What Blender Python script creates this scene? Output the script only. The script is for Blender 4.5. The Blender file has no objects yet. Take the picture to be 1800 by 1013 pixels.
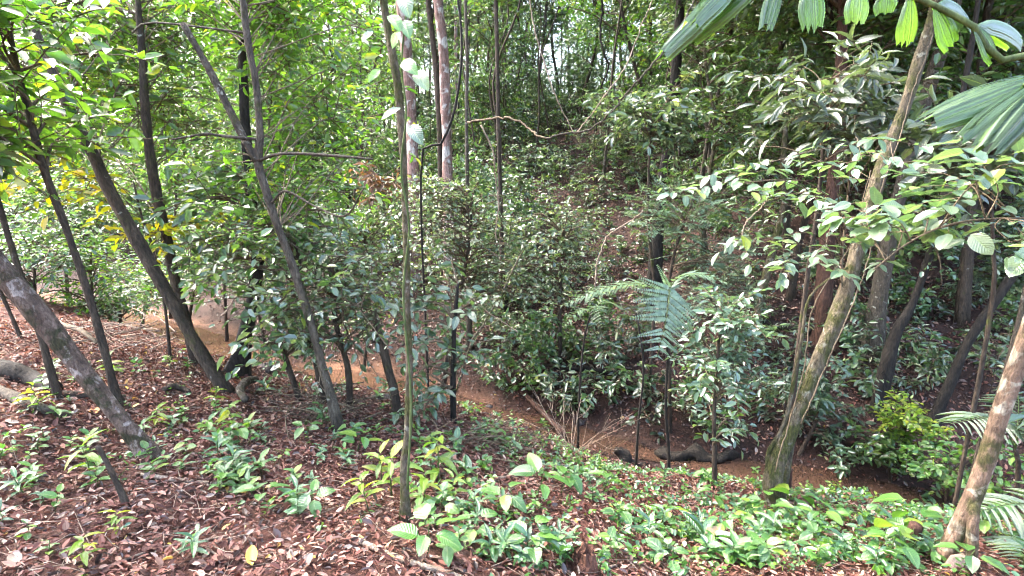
import bpy, math, random
import numpy as np
from mathutils import Vector

R = math.radians
rng = np.random.default_rng(11)
random.seed(5)
SC = bpy.context.scene
COL = SC.collection

# ------------------------------------------------------------------ camera, sky, sun, exposure
CAM = np.array([0.0, 0.0, 4.2])
PITCH = R(12.0)
FPX = 950.0                      # focal length in pixels of the 1800 px wide photograph
cam = bpy.data.objects.new('camera', bpy.data.cameras.new('camera'))
COL.objects.link(cam)
cam.location = CAM
cam.rotation_euler = (math.pi / 2 - PITCH, 0, 0)
cam.data.sensor_width = 36
cam.data.lens = 36 * FPX / 1800
cam.data.clip_start = 0.05
cam.data.clip_end = 500
SC.camera = cam

SUN_EL, SUN_AZ = R(52), R(-58)   # azimuth from +Y, negative = to the left
world = bpy.data.worlds.new('World')
SC.world = world
world.use_nodes = True
wn = world.node_tree.nodes
sky = wn.new('ShaderNodeTexSky')
sky.sky_type = 'NISHITA'
sky.sun_disc = False
sky.sun_elevation = SUN_EL
sky.sun_rotation = SUN_AZ
sky.air_density = 1.0
sky.dust_density = 5.0
sky.ozone_density = .8
world.node_tree.links.new(sky.outputs[0], wn['Background'].inputs[0])
wn['Background'].inputs[1].default_value = 0.15

sl = bpy.data.lights.new('sun', 'SUN')
sl.energy = .6
sl.angle = R(30)
sl.color = (1.0, 0.985, 0.96)
sun = bpy.data.objects.new('sun', sl)
COL.objects.link(sun)
sd = Vector((math.sin(SUN_AZ) * math.cos(SUN_EL), math.cos(SUN_AZ) * math.cos(SUN_EL), math.sin(SUN_EL)))
sun.rotation_euler = sd.to_track_quat('Z', 'Y').to_euler()
sun.location = sd * 40

vs = SC.view_settings
vs.view_transform = 'Standard'
vs.look = 'None'
vs.gamma = 1
vs.use_curve_mapping = False
vs.exposure = 3.72
cy = SC.cycles
cy.max_bounces = 4
cy.diffuse_bounces = 3
cy.glossy_bounces = 2
cy.transmission_bounces = 3
cy.use_adaptive_sampling = True
cy.adaptive_threshold = .03
cy.transparent_max_bounces = 4
cy.caustics_reflective = False
cy.caustics_refractive = False
cy.sample_clamp_indirect = 4
cy.filter_width = 1.0
cy.use_denoising = True
try:
    cy.denoiser = 'OPENIMAGEDENOISE'
    cy.denoising_input_passes = 'RGB_ALBEDO_NORMAL'
    cy.denoising_prefilter = 'FAST'
except Exception:
    pass

# ------------------------------------------------------------------ pixel <-> place helpers (positions measured once from the photo)
cp, sp = math.cos(PITCH), math.sin(PITCH)


def ray(px, py):
    u = (px - 900) / FPX
    v = (506.5 - py) / FPX
    return np.array([u, cp + v * sp, -sp + v * cp])


def at(px, py, y):
    d = ray(px, py)
    return CAM + d * (y / d[1])


def scale_at(px, py, y):          # metres per photo pixel at that place
    return (y / ray(px, py)[1]) / FPX


STREAM = np.array([(-40, 30), (-24, 21), (-17, 17.5), (-11, 14.8), (-7.4, 12.7), (-5.2, 10.9), (-3.3, 9.75), (-2.0, 9.2), (0.4, 8.35),
                   (2.1, 7.3), (4.9, 6.3), (8, 4.8), (12, 2), (17, -2), (30, -10)], float)
_w = rng.uniform(-1, 1, (14, 2))
_w /= np.linalg.norm(_w, axis=1)[:, None]
_f = np.array([.35, .5, .7, .9, 1.3, 1.7, 2.3, 3.1, 4.2, 5.5, 7.5, 9.5, 13, 17.])
_a = np.array([.10, .09, .07, .06, .045, .04, .03, .024, .018, .014, .010, .008, .006, .005])
_p = rng.uniform(0, 6.28, 14)


def sdist(x, y):
    P = np.stack([x, y], -1)
    best = np.full(x.shape, 1e9)
    sgn = np.ones(x.shape)
    for i in range(len(STREAM) - 1):
        A, B = STREAM[i], STREAM[i + 1]
        d = B - A
        t = np.clip(((P - A) @ d) / (d @ d), 0, 1)
        q = P - (A + t[..., None] * d)
        L = np.hypot(q[..., 0], q[..., 1])
        c = d[0] * q[..., 1] - d[1] * q[..., 0]
        m = L < best
        best = np.where(m, L, best)
        sgn = np.where(m, np.sign(c), sgn)
    s = best * sgn
    ext = 1.0 * np.exp(-((x + 2.6) / 1.7) ** 2) + .5 / (1 + np.exp((x + 6.5) * 2))   # sand bars widen the bed
    return np.where(s > 0, np.maximum(s - ext, .02 * s), s)


PS = [-60, -20, -11, -8, -5.9, -4.5, -3.6, -2.8, -2.1, -1.3, -.55, 0, .42, .75, 1.6, 4.0, 8, 15, 22, 32, 60, 120]
PZ = [3.4, 3.4, 2.95, 2.75, 2.52, 2.22, 1.95, 1.64, 1.15, .55, .16, .07, .16, .48, .85, 1.75, 3.3, 6.2, 8.4, 10.2, 12.5, 14]


def hgt(x, y):
    x = np.asarray(x, float)
    y = np.asarray(y, float)
    s = sdist(x, y)
    z = np.interp(s, PS, PZ)
    k = np.clip((x + 13) / 10, 0, 1)
    k = k * k * (3 - 2 * k)
    z = np.where(s > 1.1, .4 + (z - .4) * (.38 + .62 * k), z)
    n = np.zeros(x.shape)
    for i in range(14):
        n += _a[i] * np.sin(_f[i] * (x * _w[i, 0] + y * _w[i, 1]) * 1.3 + _p[i])
    amp = np.clip(np.abs(s) / 2.0, .12, 1.0)
    return z + n * amp * .8


def gz(x, y):
    return float(hgt(np.array([x]), np.array([y]))[0])


def hit(px, py):                  # where that line of sight meets the ground
    d = ray(px, py)
    t = np.arange(1.2, 60, .02)
    P = CAM + t[:, None] * d
    below = P[:, 2] < hgt(P[:, 0], P[:, 1])
    i = int(np.argmax(below)) if below.any() else len(t) - 1
    return P[i]


def tozpx(p):                     # photo x pixel of a point
    q = np.asarray(p) - CAM
    f = q[1] * cp - q[2] * sp
    return 900 + FPX * q[0] / f, 506.5 - FPX * (q[1] * sp + q[2] * cp) / f


# ------------------------------------------------------------------ mesh builder
class MB:
    def __init__(self):
        self.v = []
        self.f = []      # (faces, material slot)
        self.n = 0
        self.uv = []

    def add(self, V, F, m=0, uv=None):
        V = np.asarray(V, float)
        self.v.append(V)
        for f in F:
            self.f.append((np.asarray(f, int) + self.n, m))
        self.uv.append(np.zeros((len(V), 2)) if uv is None else uv)
        self.n += len(V)

    def mesh(self, name, mats, smooth=True):
        me = bpy.data.meshes.new(name)
        V = np.concatenate(self.v)
        UV = np.concatenate(self.uv)
        me.vertices.add(len(V))
        me.vertices.foreach_set('co', V.astype(np.float32).ravel())
        li, ls, mi, pos = [], [], [], 0
        for f, m in self.f:
            k = f.shape[1]
            li.append(f.ravel())
            ls.append(pos + np.arange(len(f)) * k)
            mi.append(np.full(len(f), m))
            pos += f.size
        li = np.concatenate(li)
        ls = np.concatenate(ls)
        mi = np.concatenate(mi)
        me.loops.add(len(li))
        me.loops.foreach_set('vertex_index', li.astype(np.int32))
        me.polygons.add(len(ls))
        me.polygons.foreach_set('loop_start', ls.astype(np.int32))
        me.polygons.foreach_set('material_index', mi.astype(np.int32))
        me.polygons.foreach_set('use_smooth', np.full(len(ls), smooth))
        u = me.uv_layers.new(name='UVMap')
        u.data.foreach_set('uv', UV[li].astype(np.float32).ravel())
        for m in mats:
            me.materials.append(m)
        me.update()
        me.validate()
        return me


def link(name, me, parent=None, loc=None):
    o = bpy.data.objects.new(name, me)
    COL.objects.link(o)
    if parent is not None:
        o.parent = parent
    if loc is not None:
        o.location = loc
    return o


def thing(name, label, cat, loc=(0, 0, 0), group=None):
    o = bpy.data.objects.new(name, None)
    COL.objects.link(o)
    o.empty_display_size = .1
    o.location = loc
    tag(o, label, cat, group)
    return o


def tag(o, label, cat, group=None):
    o['label'] = label
    o['category'] = cat
    if group:
        o['group'] = group
    return o


def norm(a):
    return a / np.maximum(np.linalg.norm(a, axis=-1, keepdims=True), 1e-9)


def smooth_path(P, rad, n):
    P = np.asarray(P, float)
    rad = np.asarray(rad, float)
    L = np.r_[0, np.cumsum(np.linalg.norm(np.diff(P, axis=0), axis=1))]
    t = np.linspace(0, L[-1], n)
    # Catmull-Rom through the given points
    Q = np.vstack([2 * P[0] - P[1], P, 2 * P[-1] - P[-2]])
    i = np.clip(np.searchsorted(L, t, side='right') - 1, 0, len(P) - 2)
    u = ((t - L[i]) / np.maximum(L[i + 1] - L[i], 1e-9))[:, None]
    a, b, c, d = Q[i], Q[i + 1], Q[i + 2], Q[i + 3]
    out = .5 * (2 * b + (c - a) * u + (2 * a - 5 * b + 4 * c - d) * u ** 2 + (3 * b - a - 3 * c + d) * u ** 3)
    return out, np.interp(t, L, rad)


def tube(P, rad, sides=8, lump=.0, flare=0.0, r=rng):
    P = np.asarray(P, float)
    n = len(P)
    T = norm(np.gradient(P, axis=0))
    up = np.array([0.3, 1.0, 0.15])
    A = norm(np.cross(T, up))
    B = np.cross(T, A)
    ang = np.arange(sides) / sides * 2 * np.pi
    rr = np.asarray(rad, float)[:, None] * np.ones((n, sides))
    if lump > 0:
        k = r.uniform(0, 6.28, 6)
        z = np.linspace(0, n * .35, n)[:, None]
        rr *= 1 + lump * (np.sin(2 * ang + z + k[0]) * .5 + np.sin(3 * ang - z * 1.7 + k[1]) * .35
                          + np.sin(z * 2.3 + k[2]) * .35 + np.sin(5 * ang + 2.6 * z + k[3]) * .2 + r.normal(0, .16, (n, sides)))
    if flare > 0:
        z = np.linspace(0, 1, n)[:, None]
        w = np.exp(-z * 14)
        rr *= 1 + flare * w * (1 + .5 * np.sin(3 * ang + 1.0 + r.uniform(0, 6)) + .3 * np.sin(5 * ang + 2))
    V = P[:, None, :] + rr[..., None] * (np.cos(ang)[None, :, None] * A[:, None, :] + np.sin(ang)[None, :, None] * B[:, None, :])
    V = V.reshape(-1, 3)
    i = np.arange(n - 1)[:, None] * sides
    j = np.arange(sides)[None, :]
    j2 = (j + 1) % sides
    q = np.stack([i + j, i + j2, i + sides + j2, i + sides + j], -1).reshape(-1, 4)
    V = np.vstack([V, P[-1:] + T[-1:] * rad[-1] * .35, P[:1]])
    jj = np.arange(sides)
    b = (n - 1) * sides
    cap = np.stack([b + jj, b + (jj + 1) % sides, np.full(sides, n * sides)], -1)
    cap2 = np.stack([(jj + 1) % sides, jj, np.full(sides, n * sides + 1)], -1)
    return V, [q, cap, cap2]


# ------------------------------------------------------------------ leaf shapes (x along the blade, y across, z up)
def low_leaf(w=.42, fold=.22, droop=.16):
    V = np.array([(0, 0, 0), (.3, -w * .46, 0), (.68, -w * .42, 0), (1, 0, 0), (.68, w * .42, 0), (.3, w * .46, 0)], float)
    V[:, 2] = np.abs(V[:, 1]) * fold * 2 - droop * V[:, 0] ** 2
    return V, [np.array([(0, 1, 2, 3), (0, 3, 4, 5)])]


def hi_leaf(w=.42, fold=.18, droop=.2, p=.85, q=.8, rows=8, wav=.015, heart=0.0, twist=0.0, seed=0, tip=.0):
    rr = np.random.default_rng(seed)
    t = np.linspace(0, 1, rows)
    hw = w * .5 * np.sin(np.pi * t ** p) ** q + .004
    if tip:
        hw *= 1 - tip * np.clip((t - .7) / .3, 0, 1) * (t < 1)
    x0 = t.copy()
    ph = rr.uniform(0, 6.28, 2)
    V, UV = [], []
    for c in (-1, -.5, 0, .5, 1):
        y = hw * c
        x = x0 - heart * (abs(c) ** 1.5) * np.exp(-t * 4) * .9
        z = np.abs(y) * fold * 2 - droop * t ** 2 + wav * abs(c) * np.sin(t * 16 + ph[0] + c) + y * twist * t
        V.append(np.stack([x, y, z], -1))
        UV.append(np.stack([t, np.full(rows, c * .5 + .5)], -1))
    V = np.concatenate(V)
    UV = np.concatenate(UV)
    F = []
    for c in range(4):
        for i in range(rows - 1):
            F.append((c * rows + i, c * rows + i + 1, (c + 1) * rows + i + 1, (c + 1) * rows + i))
    return V, [np.array(F)], UV


def frames(d, nrm):
    x = norm(d)
    y = norm(np.cross(nrm, x))
    z = np.cross(x, y)
    return np.stack([x, y, z], -1)        # columns


def scatter_leaf(mb, tmpl, pos, d, nrm, size, slot=0):
    V, F = tmpl[0], tmpl[1]
    M = frames(d, nrm)
    W = np.einsum('nij,vj->nvi', M, V) * size[:, None, None] + pos[:, None, :]
    k = len(V)
    off = (np.arange(len(pos)) * k)[:, None, None]
    FF = [(f[None] + off).reshape(-1, f.shape[1]) for f in F]
    uv = np.tile(tmpl[2], (len(pos), 1)) if len(tmpl) > 2 else None
    mb.add(W.reshape(-1, 3), FF, slot, uv)


def twig_tubes(mb, base, dirs, length, r0, slot, bend):
    """thin three-sided twigs, curved by bend"""
    n = len(base)
    t = np.array([0, .5, 1.0])
    C = base[:, None, :] + dirs[:, None, :] * (length[:, None] * t)[..., None] + bend[:, None, :] * (length[:, None] * t ** 2)[..., None]
    A = norm(np.cross(dirs, np.array([.2, .1, 1.0])))
    B = np.cross(dirs, A)
    ang = np.array([0, 2.094, 4.189])
    ring = np.cos(ang)[None, :, None] * A[:, None] + np.sin(ang)[None, :, None] * B[:, None]
    rad = r0[:, None] * np.array([1, .75, .35])[None]
    V = C[:, :, None, :] + ring[:, None] * rad[..., None, None]
    V = V.reshape(-1, 3)
    f = []
    for i in range(2):
        for j in range(3):
            f.append((i * 3 + j, i * 3 + (j + 1) % 3, i * 3 + 3 + (j + 1) % 3, i * 3 + 3 + j))
    f = np.array(f)
    F = (f[None] + (np.arange(n) * 9)[:, None, None]).reshape(-1, 4)
    mb.add(V, [F], slot)


def leaves_on_twigs(base, dirs, length, bend, m, size, mode='alt', r=rng, tilt=.5, flat=.58):
    """positions, directions and normals of m leaves on each twig"""
    n = len(base)
    if mode == 'pin':
        m2 = m // 2
        t = np.tile(np.repeat(np.linspace(.12, .97, m2), 2), (n, 1))
        side = np.tile(np.array([1, -1] * m2), (n, 1)).astype(float)
        jit, f = .06, .18
    else:
        t = np.tile(np.linspace(.18, 1.0, m), (n, 1)) + r.normal(0, .03, (n, m))
        side = np.tile(np.where(np.arange(m) % 2 == 0, 1.0, -1.0), (n, 1))
        side[:, -1] = 0
        jit, f = .34, flat
    L = length[:, None]
    P = base[:, None] + dirs[:, None] * (L * t)[..., None] + bend[:, None] * (L * t ** 2)[..., None]
    T = norm(dirs[:, None] + 2 * bend[:, None] * t[..., None])
    up = np.array([0, 0, 1.0])
    S = norm(np.cross(T, up + r.normal(0, .15, (n, 1, 3))))
    d = T * tilt + S * side[..., None] + r.normal(0, jit, P.shape)
    d[..., 2] -= .12
    nr = np.array([0, 0, 1.0]) + r.normal(0, f, P.shape)
    k = P.shape[1]
    sz = size * r.uniform(.5, 1.3, (n, k)) * r.uniform(.8, 1.2, (n, 1))
    if mode == 'pin':
        sz = size * np.sin(np.pi * np.clip(t * .8 + .16, 0, 1)) ** .6
    return P.reshape(-1, 3), norm(d.reshape(-1, 3)), norm(nr.reshape(-1, 3)), sz.ravel()


# ------------------------------------------------------------------ materials
def newmat(name):
    m = bpy.data.materials.new(name)
    m.use_nodes = True
    nt = m.node_tree
    nt.nodes.clear()
    return m, nt, nt.nodes, nt.links


def ramp(nodes, stops):
    r = nodes.new('ShaderNodeValToRGB')
    e = r.color_ramp.elements
    while len(e) < len(stops):
        e.new(.5)
    for el, (p, c) in zip(e, stops):
        el.position = p
        el.color = (*c, 1)
    return r


def leaf_mat(name, stops, trans=.4, rough=.38, spec=.5, veins=False, tint=(1.25, 1.35, .55), under=.35, stripes=0):
    m, nt, N, L = newmat(name)
    geo = N.new('ShaderNodeNewGeometry')
    oi = N.new('ShaderNodeObjectInfo')
    add = N.new('ShaderNodeMath'); add.operation = 'ADD'
    fr = N.new('ShaderNodeMath'); fr.operation = 'FRACT'
    L.new(geo.outputs['Random Per Island'], add.inputs[0])
    L.new(oi.outputs['Random'], add.inputs[1])
    L.new(add.outputs[0], fr.inputs[0])
    rp = ramp(N, stops)
    L.new(fr.outputs[0], rp.inputs[0])
    # blotches within the blade
    tc = N.new('ShaderNodeTexCoord')
    no = N.new('ShaderNodeTexNoise')
    no.inputs['Scale'].default_value = 22
    no.inputs['Detail'].default_value = 2
    L.new(tc.outputs['Object'], no.inputs['Vector'])
    mr = N.new('ShaderNodeMapRange')
    mr.inputs['To Min'].default_value = .72
    mr.inputs['To Max'].default_value = 1.28
    L.new(no.outputs['Fac'], mr.inputs['Value'])
    mul = N.new('ShaderNodeMix'); mul.data_type = 'RGBA'; mul.blend_type = 'MULTIPLY'
    mul.inputs['Factor'].default_value = 1
    L.new(rp.outputs[0], mul.inputs['A'])
    L.new(mr.outputs[0], mul.inputs['B'])
    colour = mul.outputs['Result']
    bsdf = N.new('ShaderNodeBsdfPrincipled')
    if veins:
        uv = N.new('ShaderNodeUVMap')
        sep = N.new('ShaderNodeSeparateXYZ')
        L.new(uv.outputs[0], sep.inputs[0])
        ab = N.new('ShaderNodeMath'); ab.operation = 'SUBTRACT'; ab.inputs[1].default_value = .5
        L.new(sep.outputs[1], ab.inputs[0])
        a2 = N.new('ShaderNodeMath'); a2.operation = 'ABSOLUTE'
        L.new(ab.outputs[0], a2.inputs[0])
        mid = N.new('ShaderNodeMath'); mid.operation = 'LESS_THAN'; mid.inputs[1].default_value = .022
        L.new(a2.outputs[0], mid.inputs[0])
        k = N.new('ShaderNodeMath'); k.operation = 'MULTIPLY_ADD'; k.inputs[1].default_value = -.55
        L.new(a2.outputs[0], k.inputs[0]); L.new(sep.outputs[0], k.inputs[2])
        k2 = N.new('ShaderNodeMath'); k2.operation = 'MULTIPLY'; k2.inputs[1].default_value = 62
        L.new(k.outputs[0], k2.inputs[0])
        sn = N.new('ShaderNodeMath'); sn.operation = 'SINE'
        L.new(k2.outputs[0], sn.inputs[0])
        bump = N.new('ShaderNodeBump'); bump.inputs['Strength'].default_value = .35; bump.inputs['Distance'].default_value = .004
        L.new(sn.outputs[0], bump.inputs['Height'])
        L.new(bump.outputs[0], bsdf.inputs['Normal'])
        mv = N.new('ShaderNodeMix'); mv.data_type = 'RGBA'
        mv.inputs['B'].default_value = (.22, .3, .1, 1)
        f2 = N.new('ShaderNodeMath'); f2.operation = 'MULTIPLY'; f2.inputs[1].default_value = .7
        L.new(mid.outputs[0], f2.inputs[0])
        L.new(f2.outputs[0], mv.inputs['Factor'])
        L.new(colour, mv.inputs['A'])
        colour = mv.outputs['Result']
    if stripes:
        uv = N.new('ShaderNodeUVMap'); sep = N.new('ShaderNodeSeparateXYZ'); L.new(uv.outputs[0], sep.inputs[0])
        k2 = N.new('ShaderNodeMath'); k2.operation = 'MULTIPLY'; k2.inputs[1].default_value = stripes
        L.new(sep.outputs[1], k2.inputs[0])
        wn_ = N.new('ShaderNodeTexNoise'); wn_.noise_dimensions = '1D'; wn_.inputs['Scale'].default_value = 1.0; wn_.inputs['Detail'].default_value = 3
        L.new(k2.outputs[0], wn_.inputs['W'])
        bump = N.new('ShaderNodeBump'); bump.inputs['Strength'].default_value = .8; bump.inputs['Distance'].default_value = .006
        L.new(wn_.outputs['Fac'], bump.inputs['Height']); L.new(bump.outputs[0], bsdf.inputs['Normal'])
        ms = N.new('ShaderNodeMapRange'); ms.inputs['From Min'].default_value = .3; ms.inputs['From Max'].default_value = .7; ms.inputs['To Min'].default_value = .55; ms.inputs['To Max'].default_value = 1.4
        L.new(wn_.outputs['Fac'], ms.inputs['Value'])
        m7 = N.new('ShaderNodeMix'); m7.data_type = 'RGBA'; m7.blend_type = 'MULTIPLY'; m7.inputs['Factor'].default_value = 1
        L.new(colour, m7.inputs['A']); L.new(ms.outputs[0], m7.inputs['B'])
        colour = m7.outputs['Result']
    und = N.new('ShaderNodeMix'); und.data_type = 'RGBA'
    und.inputs['B'].default_value = (.13, .19, .08, 1)
    fb = N.new('ShaderNodeMath'); fb.operation = 'MULTIPLY'; fb.inputs[1].default_value = under
    L.new(geo.outputs['Backfacing'], fb.inputs[0])
    L.new(fb.outputs[0], und.inputs['Factor'])
    L.new(colour, und.inputs['A'])
    L.new(und.outputs['Result'], bsdf.inputs['Base Color'])
    bsdf.inputs['Roughness'].default_value = rough
    bsdf.inputs['Specular IOR Level'].default_value = min(1.0, spec * 1.7)
    bsdf.inputs['IOR'].default_value = 1.62 if trans > .15 else 1.45
    tr = N.new('ShaderNodeBsdfTranslucent')
    tm = N.new('ShaderNodeMix'); tm.data_type = 'RGBA'; tm.blend_type = 'MULTIPLY'; tm.inputs['Factor'].default_value = 1
    L.new(colour, tm.inputs['A'])
    tm.inputs['B'].default_value = (tint[0] * 1.6, tint[1] * 1.6, tint[2] * 1.6, 1)
    L.new(tm.outputs['Result'], tr.inputs['Color'])
    mx = N.new('ShaderNodeMixShader'); mx.inputs[0].default_value = trans
    L.new(bsdf.outputs[0], mx.inputs[1]); L.new(tr.outputs[0], mx.inputs[2])
    out = N.new('ShaderNodeOutputMaterial')
    L.new(mx.outputs[0], out.inputs[0])
    return m


def bark_mat(name, base, base2, lichen=(.42, .42, .36), lich=.45, moss=(.09, .10, .02), mossf=.3, scale=9, bump=.5, rings=0):
    m, nt, N, L = newmat(name)
    tc = N.new('ShaderNodeTexCoord')
    n1 = N.new('ShaderNodeTexNoise'); n1.inputs['Scale'].default_value = scale; n1.inputs['Detail'].default_value = 7; n1.inputs['Roughness'].default_value = .65
    mp = N.new('ShaderNodeMapping'); mp.inputs['Scale'].default_value = (1, 1, .35)
    L.new(tc.outputs['Object'], mp.inputs[0]); L.new(mp.outputs[0], n1.inputs['Vector'])
    r1 = ramp(N, [(.36, base), (.64, base2)])
    L.new(n1.outputs['Fac'], r1.inputs[0])
    n2 = N.new('ShaderNodeTexNoise'); n2.inputs['Scale'].default_value = scale * .9; n2.inputs['Detail'].default_value = 5; n2.inputs['Distortion'].default_value = .6
    L.new(tc.outputs['Object'], n2.inputs['Vector'])
    r2 = ramp(N, [(1 - lich - .01, (0, 0, 0)), (1 - lich + .05, (1, 1, 1))])
    L.new(n2.outputs['Fac'], r2.inputs[0])
    m1 = N.new('ShaderNodeMix'); m1.data_type = 'RGBA'; m1.inputs['B'].default_value = (*lichen, 1)
    L.new(r2.outputs[0], m1.inputs['Factor']); L.new(r1.outputs[0], m1.inputs['A'])
    n3 = N.new('ShaderNodeTexNoise'); n3.inputs['Scale'].default_value = scale * .45; n3.inputs['Detail'].default_value = 6; n3.inputs['Roughness'].default_value = .7
    mp3 = N.new('ShaderNodeMapping'); mp3.inputs['Location'].default_value = (3, 7, 1)
    L.new(tc.outputs['Object'], mp3.inputs[0]); L.new(mp3.outputs[0], n3.inputs['Vector'])
    r3 = ramp(N, [(1 - mossf - .04, (0, 0, 0)), (1 - mossf + .06, (1, 1, 1))])
    L.new(n3.outputs['Fac'], r3.inputs[0])
    m2 = N.new('ShaderNodeMix'); m2.data_type = 'RGBA'; m2.inputs['B'].default_value = (*moss, 1)
    L.new(r3.outputs[0], m2.inputs['Factor']); L.new(m1.outputs['Result'], m2.inputs['A'])
    col = m2.outputs['Result']
    if rings:
        wv = N.new('ShaderNodeTexWave'); wv.bands_direction = 'Z'; wv.inputs['Scale'].default_value = rings; wv.inputs['Distortion'].default_value = 3.5; wv.inputs['Detail'].default_value = 3
        L.new(tc.outputs['Object'], wv.inputs['Vector'])
        rw = ramp(N, [(.0, (.45, .45, .45)), (.12, (1, 1, 1))])
        L.new(wv.outputs['Fac'], rw.inputs[0])
        m3 = N.new('ShaderNodeMix'); m3.data_type = 'RGBA'; m3.blend_type = 'MULTIPLY'; m3.inputs['Factor'].default_value = .5
        L.new(col, m3.inputs['A']); L.new(rw.outputs[0], m3.inputs['B'])
        col = m3.outputs['Result']
    n4 = N.new('ShaderNodeTexNoise'); n4.inputs['Scale'].default_value = scale * 5; n4.inputs['Detail'].default_value = 4; n4.inputs['Roughness'].default_value = .7
    mp4 = N.new('ShaderNodeMapping'); mp4.inputs['Scale'].default_value = (1, 1, .3)
    L.new(tc.outputs['Object'], mp4.inputs[0]); L.new(mp4.outputs[0], n4.inputs['Vector'])
    mr4 = N.new('ShaderNodeMapRange'); mr4.inputs['From Min'].default_value = .3; mr4.inputs['From Max'].default_value = .7
    mr4.inputs['To Min'].default_value = .4; mr4.inputs['To Max'].default_value = 1.5
    L.new(n4.outputs['Fac'], mr4.inputs['Value'])
    m5 = N.new('ShaderNodeMix'); m5.data_type = 'RGBA'; m5.blend_type = 'MULTIPLY'; m5.inputs['Factor'].default_value = 1
    L.new(col, m5.inputs['A']); L.new(mr4.outputs[0], m5.inputs['B'])
    col = m5.outputs['Result']
    b = N.new('ShaderNodeBsdfPrincipled')
    L.new(col, b.inputs['Base Color'])
    b.inputs['Roughness'].default_value = .85
    b.inputs['Specular IOR Level'].default_value = .25
    hs = N.new('ShaderNodeMath'); hs.operation = 'MULTIPLY_ADD'; hs.inputs[1].default_value = .45
    L.new(n4.outputs['Fac'], hs.inputs[0]); L.new(n1.outputs['Fac'], hs.inputs[2])
    bm = N.new('ShaderNodeBump'); bm.inputs['Strength'].default_value = min(1, bump * 1.6); bm.inputs['Distance'].default_value = .05
    L.new(hs.outputs[0], bm.inputs['Height']); L.new(bm.outputs[0], b.inputs['Normal'])
    o = N.new('ShaderNodeOutputMaterial'); L.new(b.outputs[0], o.inputs[0])
    return m


# leaf colours: dark to light through the random of each leaf
M = {}
M['green'] = leaf_mat('leaf_green', [(0, (.022, .052, .016)), (.5, (.055, .115, .03)), (.85, (.085, .155, .04)), (1, (.16, .2, .04))], .38, .33, .55)
M['cool'] = leaf_mat('leaf_cool_green', [(0, (.026, .062, .03)), (.5, (.068, .132, .056)), (.9, (.10, .175, .075)), (1, (.18, .23, .07))], .32, .30, .6)
M['pale'] = leaf_mat('leaf_pale_cool', [(0, (.055, .10, .07)), (.5, (.09, .15, .105)), (1, (.13, .20, .14))], .28, .32, .65)
M['grey'] = leaf_mat('leaf_grey_green', [(0, (.03, .06, .032)), (.5, (.085, .13, .07)), (.9, (.13, .18, .10)), (1, (.25, .26, .12))], .3, .32, .6)
M['lime'] = leaf_mat('leaf_lime', [(0, (.03, .075, .012)), (.5, (.06, .135, .018)), (.9, (.10, .185, .022)), (1, (.23, .23, .02))], .48, .34, .5)
M['yellow'] = leaf_mat('leaf_yellow', [(0, (.14, .18, .012)), (.5, (.25, .24, .012)), (1, (.42, .30, .012))], .55, .45, .4)
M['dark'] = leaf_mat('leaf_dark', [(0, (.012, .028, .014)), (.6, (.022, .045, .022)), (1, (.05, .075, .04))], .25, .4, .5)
M['brown'] = leaf_mat('leaf_dead', [(0, (.07, .035, .018)), (.5, (.14, .075, .035)), (1, (.24, .15, .08))], .2, .6, .3, tint=(1, .8, .5), under=.1)
M['herb'] = leaf_mat('herb_leaf', [(0, (.035, .10, .02)), (.5, (.07, .175, .03)), (.85, (.10, .22, .035)), (1, (.19, .27, .03))], .35, .36, .5, veins=True)
M['herb_cool'] = leaf_mat('herb_leaf_cool', [(0, (.03, .085, .035)), (.5, (.05, .13, .05)), (1, (.08, .17, .06))], .3, .36, .5, veins=True)
M['herb_lime'] = leaf_mat('herb_leaf_lime', [(0, (.08, .16, .015)), (.6, (.15, .24, .02)), (1, (.3, .3, .03))], .45, .4, .45, veins=True)
M['broad'] = leaf_mat('broad_leaf_pale', [(0, (.055, .105, .06)), (.6, (.09, .15, .085)), (.93, (.12, .18, .1)), (1, (.22, .27, .03))], .3, .30, .7, veins=True)
M['bigcool'] = leaf_mat('broad_leaf_cool', [(0, (.03, .07, .035)), (.6, (.055, .105, .055)), (1, (.09, .14, .07))], .3, .33, .6, veins=True)
M['biggrey'] = leaf_mat('broad_leaf_grey', [(0, (.03, .05, .035)), (.6, (.06, .085, .055)), (1, (.10, .125, .08))], .28, .36, .6, veins=True)
M['palm'] = leaf_mat('palm_leaf', [(0, (.06, .12, .035)), (1, (.09, .15, .045))], .42, .27, .7, tint=(1.0, 1.25, .25), under=.1, stripes=26)

B = {}
B['pale'] = bark_mat('bark_pale_mottled', (.07, .045, .032), (.17, .115, .088), (.30, .24, .205), .40, (.04, .035, .016), .46, 14, .8)
B['dark'] = bark_mat('bark_dark', (.030, .022, .016), (.075, .055, .038), (.22, .22, .18), .30, (.05, .055, .014), .38, 11)
B['black'] = bark_mat('bark_wet_black', (.012, .010, .008), (.03, .024, .018), (.08, .08, .06), .22, (.02, .022, .01), .3, 9)
B['mossy'] = bark_mat('bark_mossy', (.07, .055, .035), (.15, .12, .08), (.23, .215, .165), .38, (.055, .055, .016), .5, 14, .8)
B['grey'] = bark_mat('bark_grey', (.045, .036, .026), (.105, .085, .062), (.25, .235, .19), .36, (.05, .05, .016), .38, 14, .7)
B['pink'] = bark_mat('bark_pinkish', (.15, .085, .065), (.29, .185, .155), (.40, .36, .32), .46, (.06, .06, .02), .28, 5)
B['red'] = bark_mat('bark_red_brown', (.04, .02, .014), (.095, .048, .032), (.20, .12, .08), .3, (.05, .05, .015), .28, 8)
B['ringed'] = bark_mat('bark_ringed', (.11, .072, .048), (.24, .155, .105), (.33, .28, .21), .46, (.065, .058, .022), .47, 10, .5, 1.6)
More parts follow.
